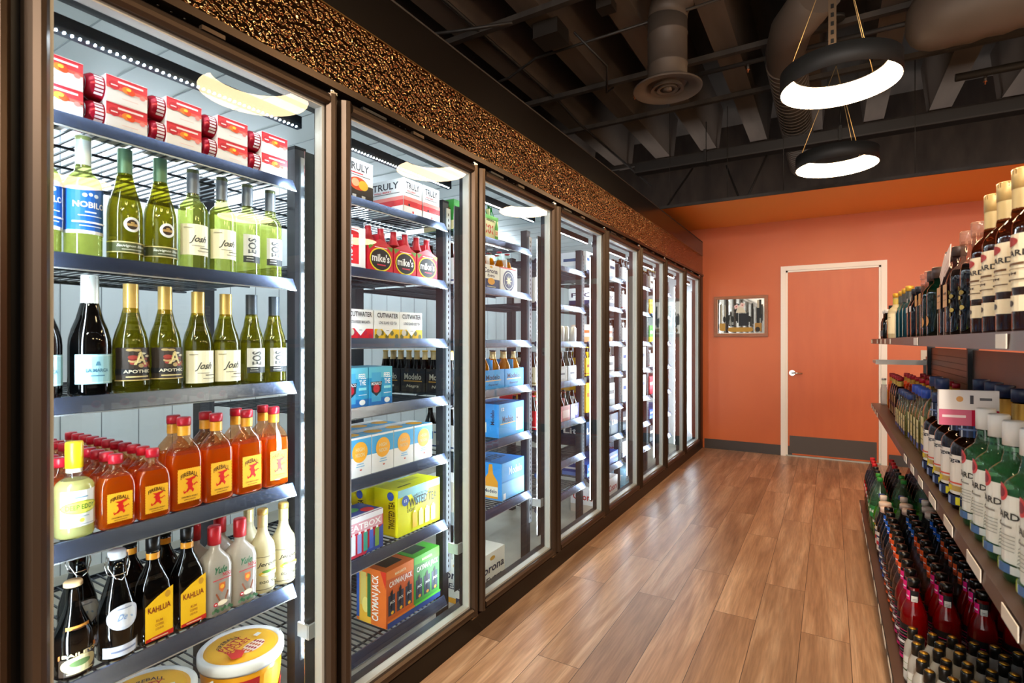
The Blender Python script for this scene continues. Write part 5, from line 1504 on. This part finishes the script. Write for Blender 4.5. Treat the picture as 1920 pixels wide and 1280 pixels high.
K_dew = soda(.043, .245, gmat('#a8d860', .15, '#7ac02a'), gmat('#8ad030', .4, '#6ac81a'), '#1f3f8a', d_soda('#2a7a2c', 'DEW', '#e03a2c'))
col_put(K_dew, (3.84,), 'green soda bottle with navy cap', cols=(0, 1, 2))
K_spr = soda(.054, .315, gmat('#dff0e0', .07, '#a8d8b0'), gmat('#b4dcb4', .22, '#7cb886'), '#3a9a3c', d_soda('#2f8a48', 'Sprite', '#7ac83a'), .66)
col_put(K_spr, (3.965, 4.085), 'large green soda bottle with green cap', cols=(0,))
K_spr.put(1.74, 3.97, .1505, 'large green soda bottle, nearest in second column', rz=PI); K_spr.put(1.74, 4.09, .1505, 'large green soda bottle, second in second column', rz=PI)
K_spr.put(1.855, 3.97, .1505, 'large green soda bottle, nearest in third column', rz=PI); K_spr.put(1.855, 4.09, .1505, 'large green soda bottle, second in third column', rz=PI)
K_rb = soda(.05, .31, gmat('#c8b8b0', .1, '#5a4038'), gmat('#2a1410', .8, '#1a0c08'), '#1c1c1c', d_soda('#2c2c2c', 'Root', '#5a3a2a'), .7)
K_ck = soda(.05, .31, gmat('#d8c8c0', .08, '#5a4038'), gmat('#2a1410', .8, '#1a0c08'), '#e0202a', d_soda('#d8182a', 'Coke', '#e8e0e0'), .7)
for c, x in enumerate((1.622, 1.735, 1.85)):
    nm = ('first', 'second', 'third')[c]
    K_rb.put(x, 4.205, .1505, 'dark soda bottle with black cap, %s column' % nm, rz=PI)
    K_rb.put(x, 4.315, .1505, 'dark soda bottle with black cap behind another, %s column' % nm, rz=PI)
    K_ck.put(x, 4.425, .1505, 'dark cola bottle with red cap, front one of %s column' % nm, rz=PI)
    K_ck.put(x, 4.535, .1505, 'dark cola bottle with red cap, rear one of %s column' % nm, rz=PI)
    K_ck.put(x, 4.64, .1505, 'dark cola bottle with red cap, last one of %s column' % nm, rz=PI)
# small white wine minis with black and gold caps
K_mi = bottle('small_wine_bottle', 'wine bottle', [(.021, 0), (.0245, .005), (.0245, .1), (.022, .125), (.014, .145), (.0115, .155), (.0115, .175)], .175, gmat('#e9e8e2', .9, '#e4e3dc'), None, 0,
              cap=(.0148, .146, .182, mat('#161412', .3), mat('#c8922a', .3, .6)), labels=[(cyl(.0245, 200, .01, .09), lambda A: (A.rect(0, 0, 1, 1, '#e6e8e2'), A.text('Chardonnay', .5, .4, .7, .12, '#5a6a4a', shear=.3), A.rect(.1, .7, .9, .72, '#8aa05a')))], seg=16)
n_ = 0
for r_ in range(6):
    for c in range(7):
        K_mi.put(1.602 + c * .0535 + .012 * (r_ % 2), 2.275 - r_ * .054 - .012 * (c % 2), .1505, 'small white wine bottle with black and gold cap, %s row, %s column' % (ORD[r_], ORD[c]), rz=PI, group='small white wine bottles crowded at the lower right')

# middle shelf
GZ = .8405
XM = 1.705
K_rd = bottle('whisky_bottle', 'whisky bottle', sup(.04, .24, .0155), .24, GL_AMBER_T, LQ_AMBER, .17, cap=(.0175, .225, .25, G_RED), labels=[(flat(.027, .06, .02, .13), fire_art)], foil=(.0162, .195, .222, mat('#e8a42c', .4)), asp=.66, sq=4)
K_dkb = bottle('cordial_bottle', 'liqueur bottle', sup(.038, .25, .0155), .25, gmat('#a890a8', .2, '#3a2430'), gmat('#3a1c2a', .7, '#28101c'), .18, cap=(.0175, .235, .258, G_RED), labels=[(flat(.029, .055, .02, .14), lambda A: (A.rect(0, 0, 1, 1, '#caa070'), A.rect(0, .4, 1, .6, '#5a2a4a')))], foil=(.0162, .2, .23, mat('#d8b04a', .4)), asp=.72, sq=4)
K_tq1 = bottle('tequila_bottle', 'tequila bottle', sup(.034, .2, .016), .2, GL_CLEAR, gmat('#eeeed2', .1, '#d8d8a0'), .13, cap=(.02, .19, .215, mat('#27407c', .4)), labels=[(flat(.029, .05, .015, .11), d_teq)], asp=.8, sq=4)
K_tq2 = bottle('tequila_bottle', 'tequila bottle', sup(.037, .25, .016), .25, GL_CLEAR, gmat('#eeeed2', .1, '#d8d8a0'), .17, cap=(.02, .235, .272, mat('#2c4fb4', .4)), labels=[(flat(.0325, .055, .02, .14), d_teq)], asp=.82, sq=4)
K_tq3 = bottle('tequila_bottle', 'tequila bottle', sup(.05, .315, .0175), .315, gmat('#d8e2c8', .1, '#a8b890'), gmat('#d4dab4', .15, '#a8b07a'), .24, cap=(.022, .295, .335, mat('#2a3a66', .4)), labels=[(flat(.0445, .075, .03, .17), d_teq)], asp=.84, sq=4)
K_mg = bottle('spiced_rum_bottle', 'rum bottle', bord(.043, .285, .0165), .285, GL_BROWN, gmat('#3a2014', .6, '#2a140a'), .19, cap=(.0195, .255, .29, mat('#2c3c64', .4)), labels=[(cyl(.043, 190, .012, .165), d_morgan), (cyl(.02, 250, .205, .253), d_plaid)])
K_mgL = bottle('spiced_rum_bottle', 'rum bottle', bord(.052, .325, .021), .325, GL_BROWN, gmat('#3a1c14', .6, '#2a100a'), .22, cap=(.0245, .302, .34, mat('#222f52', .4)), labels=[(cyl(.052, 170, .03, .19), d_morgan)], foil=(.023, .24, .298, mat('#c8903a', .35, .4)))
K_bw = bottle('white_rum_bottle', 'rum bottle', bord(.046, .3, .018), .3, gmat('#c8e8d4', .12, '#8ac8a0'), gmat('#a8d8b8', .2, '#6ab884'), .2, cap=(.0205, .25, .303, mat('#e8e8e4', .4)), labels=[(cyl(.046, 150, .02, .2), d_bacw)])
def rowm(K, items, x=XM):
    for y, l in items:
        K.put(x, y, GZ, l, rz=PI)
K_clr = bottle('small_spirit_bottle', 'spirit bottle', sup(.026, .2, .013), .2, GL_CLEAR, gmat('#e6e8ea', .3), .15, cap=(.015, .185, .2, mat('#cfd2d4', .3, .4)), labels=[(flat(.0205, .036, .02, .12), lambda A: A.rect(0, 0, 1, 1, '#e2e4e6'))], asp=.75, sq=3)
K_clr.put(1.705, 4.86, GZ, 'small clear spirit bottle at the far end of the middle shelf', rz=PI)
rowm(K_rd, [(4.66, 'amber whisky bottle standing nearest the aisle at the far end')], 1.74)
for i, (x, y) in enumerate(((1.83, 4.72), (1.92, 4.7), (1.83, 4.55), (1.92, 4.52), (1.83, 4.4), (1.92, 4.36), (1.84, 4.22), (1.93, 4.18), (1.84, 4.05), (1.93, 4.0), (1.85, 3.88), (1.94, 3.84), (1.94, 3.68))):
    K_rd.put(x, y, GZ, 'red capped amber whisky bottle in the rear ranks of the middle shelf', rz=PI, group='red capped whisky bottles at the back of the middle shelf')
for i, y in enumerate((4.36, 4.25, 4.14, 4.03)):
    K_dkb.put(1.73, y, GZ, 'dark purple cordial bottle with red cap, %s from the far end' % ORD[i], rz=PI)
for i, y in enumerate((3.62, 3.53, 3.44, 3.35, 3.26)):
    K_tq1.put(1.702, y, GZ, 'short clear tequila bottle with navy cap, %s from the far end' % ORD[i], rz=PI)
for i, y in enumerate((3.6, 3.48, 3.36)):
    K_tq1.put(1.79, y, GZ, 'short clear tequila bottle in second rank, %s from the far end' % ORD[i], rz=PI)
for i, y in enumerate((3.14, 3.04, 2.94, 2.84)):
    K_tq2.put(1.712, y, GZ, 'medium clear tequila bottle with tall blue cap, %s from the far end' % ORD[i], rz=PI)
for i, y in enumerate((2.71, 2.58)):
    K_tq3.put(1.725, y, GZ, 'large pale tequila bottle with navy cap, %s one' % ('farther', 'nearer')[i], rz=PI)
for i, y in enumerate((2.46, 2.345, 2.225, 2.1)):
    K_mg.put(1.698, y, GZ, 'spiced rum bottle with plaid neck and white label, %s from the far end' % ORD[i], rz=PI)
K_mg.put(1.70, 1.965, GZ, 'spiced rum bottle with plaid neck, nearest one beside white capped bottles', rz=PI)
for i, (x, y) in enumerate(((1.825, 2.5), (1.83, 2.36), (1.825, 2.2), (1.83, 2.05))):
    K_mgL.put(x, y, GZ, 'large dark rum bottle with gold neck band in rear rank, %s from far end' % ORD[i], rz=PI)
for i, y in enumerate((1.8, 1.675, 1.55, 1.425, 1.3, 1.18)):
    K_bw.put(1.703, y, GZ, 'green tinted white rum bottle with white cap, %s from the far end' % ORD[i], rz=PI)
for i, y in enumerate((1.8, 1.68, 1.56)):
    K_bw.put(1.81, y, GZ, 'green tinted white rum bottle in the rear rank, %s from far end' % ORD[i], rz=PI)
# pink and white paper neck tag
tg = thing('paper_neck_tag', 'white and crimson paper tag box hanging on the large dark rum bottles', 'tag', (1.688, 1.912, 1.082), rz=.12)
m_ = MB(); m_.box(-.066, 0, 0, .066, .012, .098, mat('#e0dada', .5))
A = Art(m_, lambda u, v, k: (-.066 + u * .132, -.0004 * k, v * .098), 1, .132, .098)
A.rect(0, 0, 1, .45, '#d06a88'); A.rect(.55, .0, 1, .5, '#b80a3a'); A.rect(0, .45, 1, 1, '#e6e2e0'); A.disc(.35, .75, .06, '#d8a060'); A.rect(.52, .62, .58, .86, '#4a4a50'); A.text('FREE', .78, .76, .2, .12, '#6a6a70'); A.text('REBATE', .25, .26, .4, .12, '#f0dde4')
ob('tag_card', m_, tg)

# top shelf
TZ = 1.3315
K_bar = bottle('aged_rum_bottle', 'rum bottle', bord(.044, .335, .0175), .335, gmat('#b07a58', .25, '#5a2c1c'), gmat('#6a3420', .5, '#4a1e10'), .2, cap=(.0198, .295, .337, mat('#d8b878', .35, .3)), labels=[(cyl(.044, 170, .085, .185), d_bac), (cyl(.044, 170, .04, .07), d_bacsmall)], foil=(.019, .25, .295, mat('#e0c890', .4, .2)))
K_cz = bottle('dark_spirit_bottle', 'spirit bottle', [(.036, 0), (.04, .006), (.04, .17), (.037, .19), (.024, .205), (.0165, .215), (.0165, .27)], .27, gmat('#e6d8d4', .12, '#c8b0a8'), gmat('#241c20', .7, '#151014'), .19, cap=(.019, .262, .3, gmat('#f0dcd4', .3, '#e0c8bc')),
              labels=[(cyl(.04, 90, .03, .15), lambda A: [A.disc(.3 + .2 * (i % 3), .15 + .11 * i, .16, '#8a7a3a' if i % 2 else '#b0a050', rv=.05) for i in range(7)])])
K_ja = bottle('tan_label_spirit_bottle', 'spirit bottle', sup(.04, .26, .016), .26, gmat('#b8a8a8', .2, '#5a4a50'), gmat('#5a4c56', .5, '#3a3038'), .19, cap=(.0185, .245, .275, mat('#3a2c28', .4)), labels=[(flat(.034, .066, .09, .16), lambda A: (A.rect(0, 0, 1, 1, '#d8a878'), A.text('RESERVE', .5, .6, .7, .16, '#6a4a34'), A.rect(.1, .3, .9, .33, '#a87a50'))), (flat(.034, .03, .0, .08, -.034), lambda A: A.text('STRAIGHT', .5, .5, .6, .9, '#c9c4c0', rot=True))], asp=.84, sq=4)
K_he = bottle('gin_bottle', 'gin bottle', [(.04, 0), (.045, .006), (.045, .15), (.043, .168), (.034, .182), (.026, .19), (.026, .208)], .208, gmat('#3a6a54', .35, '#123a2a'), gmat('#24483a', .55, '#0c2418'), .15, cap=(.031, .206, .245, mat('#3a2820', .4)), labels=[(cyl(.045, 60, .03, .08), lambda A: A.disc(.5, .5, .4, '#c88a4a'))])
K_sk = bottle('navy_spirit_bottle', 'spirit bottle', sup(.042, .215, .017), .215, gmat('#5a6474', .4, '#222c3c'), gmat('#2a3444', .6, '#18202e'), .16, cap=(.02, .2, .225, mat('#26262c', .4)), labels=[(flat(.036, .07, .115, .14), lambda A: A.rect(0, 0, 1, 1, '#dcd8d4')), (flat(.036, .03, .16, .18, .0), lambda A: A.rect(0, 0, 1, 1, '#c8c4c4'))], asp=.84, sq=5)
K_co = bottle('copper_label_bottle', 'spirit bottle', sup(.038, .22, .016), .22, gmat('#dcc8c4', .1, '#c8a8a0'), gmat('#5a6a60', .5, '#38463e'), .125, cap=(.019, .24, .262, gmat('#f0d8d0', .3, '#e0c0b8')), labels=[(flat(.0325, .06, .13, .175), lambda A: A.rect(0, 0, 1, 1, '#d09a50'))], asp=.84, sq=3.5, foil=(.0165, .215, .242, gmat('#f0dcd4', .2)))
K_bl2 = bottle('blue_vodka_bottle', 'vodka bottle', sup(.034, .22, .016), .22, gmat('#b8d4d8', .15, '#7aa0a8'), gmat('#5a98a8', .45, '#2f7088'), .15, cap=(.018, .235, .26, mat('#d8a83a', .3, .4)), labels=[(flat(.0295, .034, .01, .15, -.004), lambda A: A.rect(0, 0, 1, 1, '#a8c0b8'))], foil=(.0175, .19, .232, mat('#3a3a34', .4)), asp=.84, sq=4)
K_ye = bottle('orange_liqueur_bottle', 'liqueur bottle', bord(.042, .27, .016), .27, M_CREAM2, None, 0, cap=(.0185, .245, .272, mat('#d8a02c', .35, .3)), foil=(.0175, .19, .24, mat('#b8a03a', .4)), labels=[(cyl(.042, 150, .03, .15), lambda A: (A.rect(0, 0, 1, 1, '#f0e2bc'), A.disc(.35, .55, .16, '#e8a02c', rv=.12), A.rect(.2, .8, .8, .83, '#c8b88a')))])
K_bk = bottle('black_cap_bottle', 'spirit bottle', sup(.036, .19, .016), .19, gmat('#2a2c30', .6, '#141618'), None, 0, cap=(.02, .18, .205, mat('#e4e0dc', .4)), labels=[(flat(.031, .05, .02, .06), lambda A: A.rect(0, 0, 1, 1, '#c8d0dc'))], asp=.84, sq=4)
def rowt(K, items, x=1.70):
    for y, l in items:
        K.put(x, y, TZ, l, rz=PI)
rowt(K_bk, [(4.62, 'small dark bottle with white cap at the far end of top shelf'), (4.5, 'small dark bottle with white cap, second from the far end')])
K_bk.put(1.78, 4.42, TZ, 'small dark bottle in rear rank near far end of top shelf', rz=PI)
K_oy = bottle('yellow_liqueur_bottle', 'liqueur bottle', sup(.03, .2, .014), .2, gmat('#e8a020', .7, '#e09018'), None, 0, cap=(.018, .19, .215, M_BLK), asp=.84, sq=3)
rowt(K_oy, [(4.2, 'small orange yellow bottle with black cap beside the cream liqueur')])
rowt(K_ye, [(3.93, 'cream coloured liqueur bottle with orange picture and gold cap')])
for i, y in enumerate((3.62, 3.46, 3.3)):
    rowt(K_bl2, [(y, 'blue tinted vodka bottle with gold cap, %s from the far end' % ORD[i])])
for i, y in enumerate((3.05, 2.93)):
    rowt(K_sk, [(y, 'square navy spirit bottle with white label, %s one' % ('farther', 'nearer')[i])])
for i, y in enumerate((2.78, 2.67)):
    rowt(K_co, [(y, 'glass stoppered bottle with copper label, %s one' % ('farther', 'nearer')[i])])
for i, y in enumerate((2.5, 2.39)):
    rowt(K_he, [(y, 'dark green gin bottle with wide brown cap, %s one' % ('farther', 'nearer')[i])])
for i, y in enumerate((2.22, 2.11)):
    rowt(K_ja, [(y, 'square spirit bottle with tan label, %s one' % ('farther', 'nearer')[i])])
for i, y in enumerate((1.99, 1.85)):
    rowt(K_cz, [(y, 'tall dark bottle with gold pattern and clear stopper, %s one' % ('farther', 'nearer')[i])])
for i, y in enumerate((1.70, 1.585, 1.47, 1.355)):
    rowt(K_bar, [(y, 'amber rum bottle with cream label and gold neck, %s from the far end' % ORD[i])])
for i, y in enumerate((1.63, 1.52, 1.41)):
    K_bar.put(1.80, y, TZ, 'amber rum bottle in the rear rank of top shelf, %s from far end' % ORD[i], rz=PI)
for i, (y, z, r) in enumerate(((2.06, 1.5, .5), (1.96, 1.515, -.4))):
    m_ = MB(); m_.box(-.001, -.03, 0, .001, .03, .075, mat('#d8c4c0', .55)); A = Art(m_, lambda u, v, k: (-.001 - .0004 * k, .03 - u * .06, v * .075), 1, .06, .075)
    A.rect(.1, .1, .9, .14, '#a88a88'); A.rect(.1, .3, .9, .34, '#b89a96')
    o = ob('paper_neck_tag', m_, None, (1.648, y, z)); o.rotation_euler = (r, .12, 0)
    tag(o, 'pale pink paper tag hung on the tall stoppered bottles, %s one' % ('farther', 'nearer')[i], 'tag')
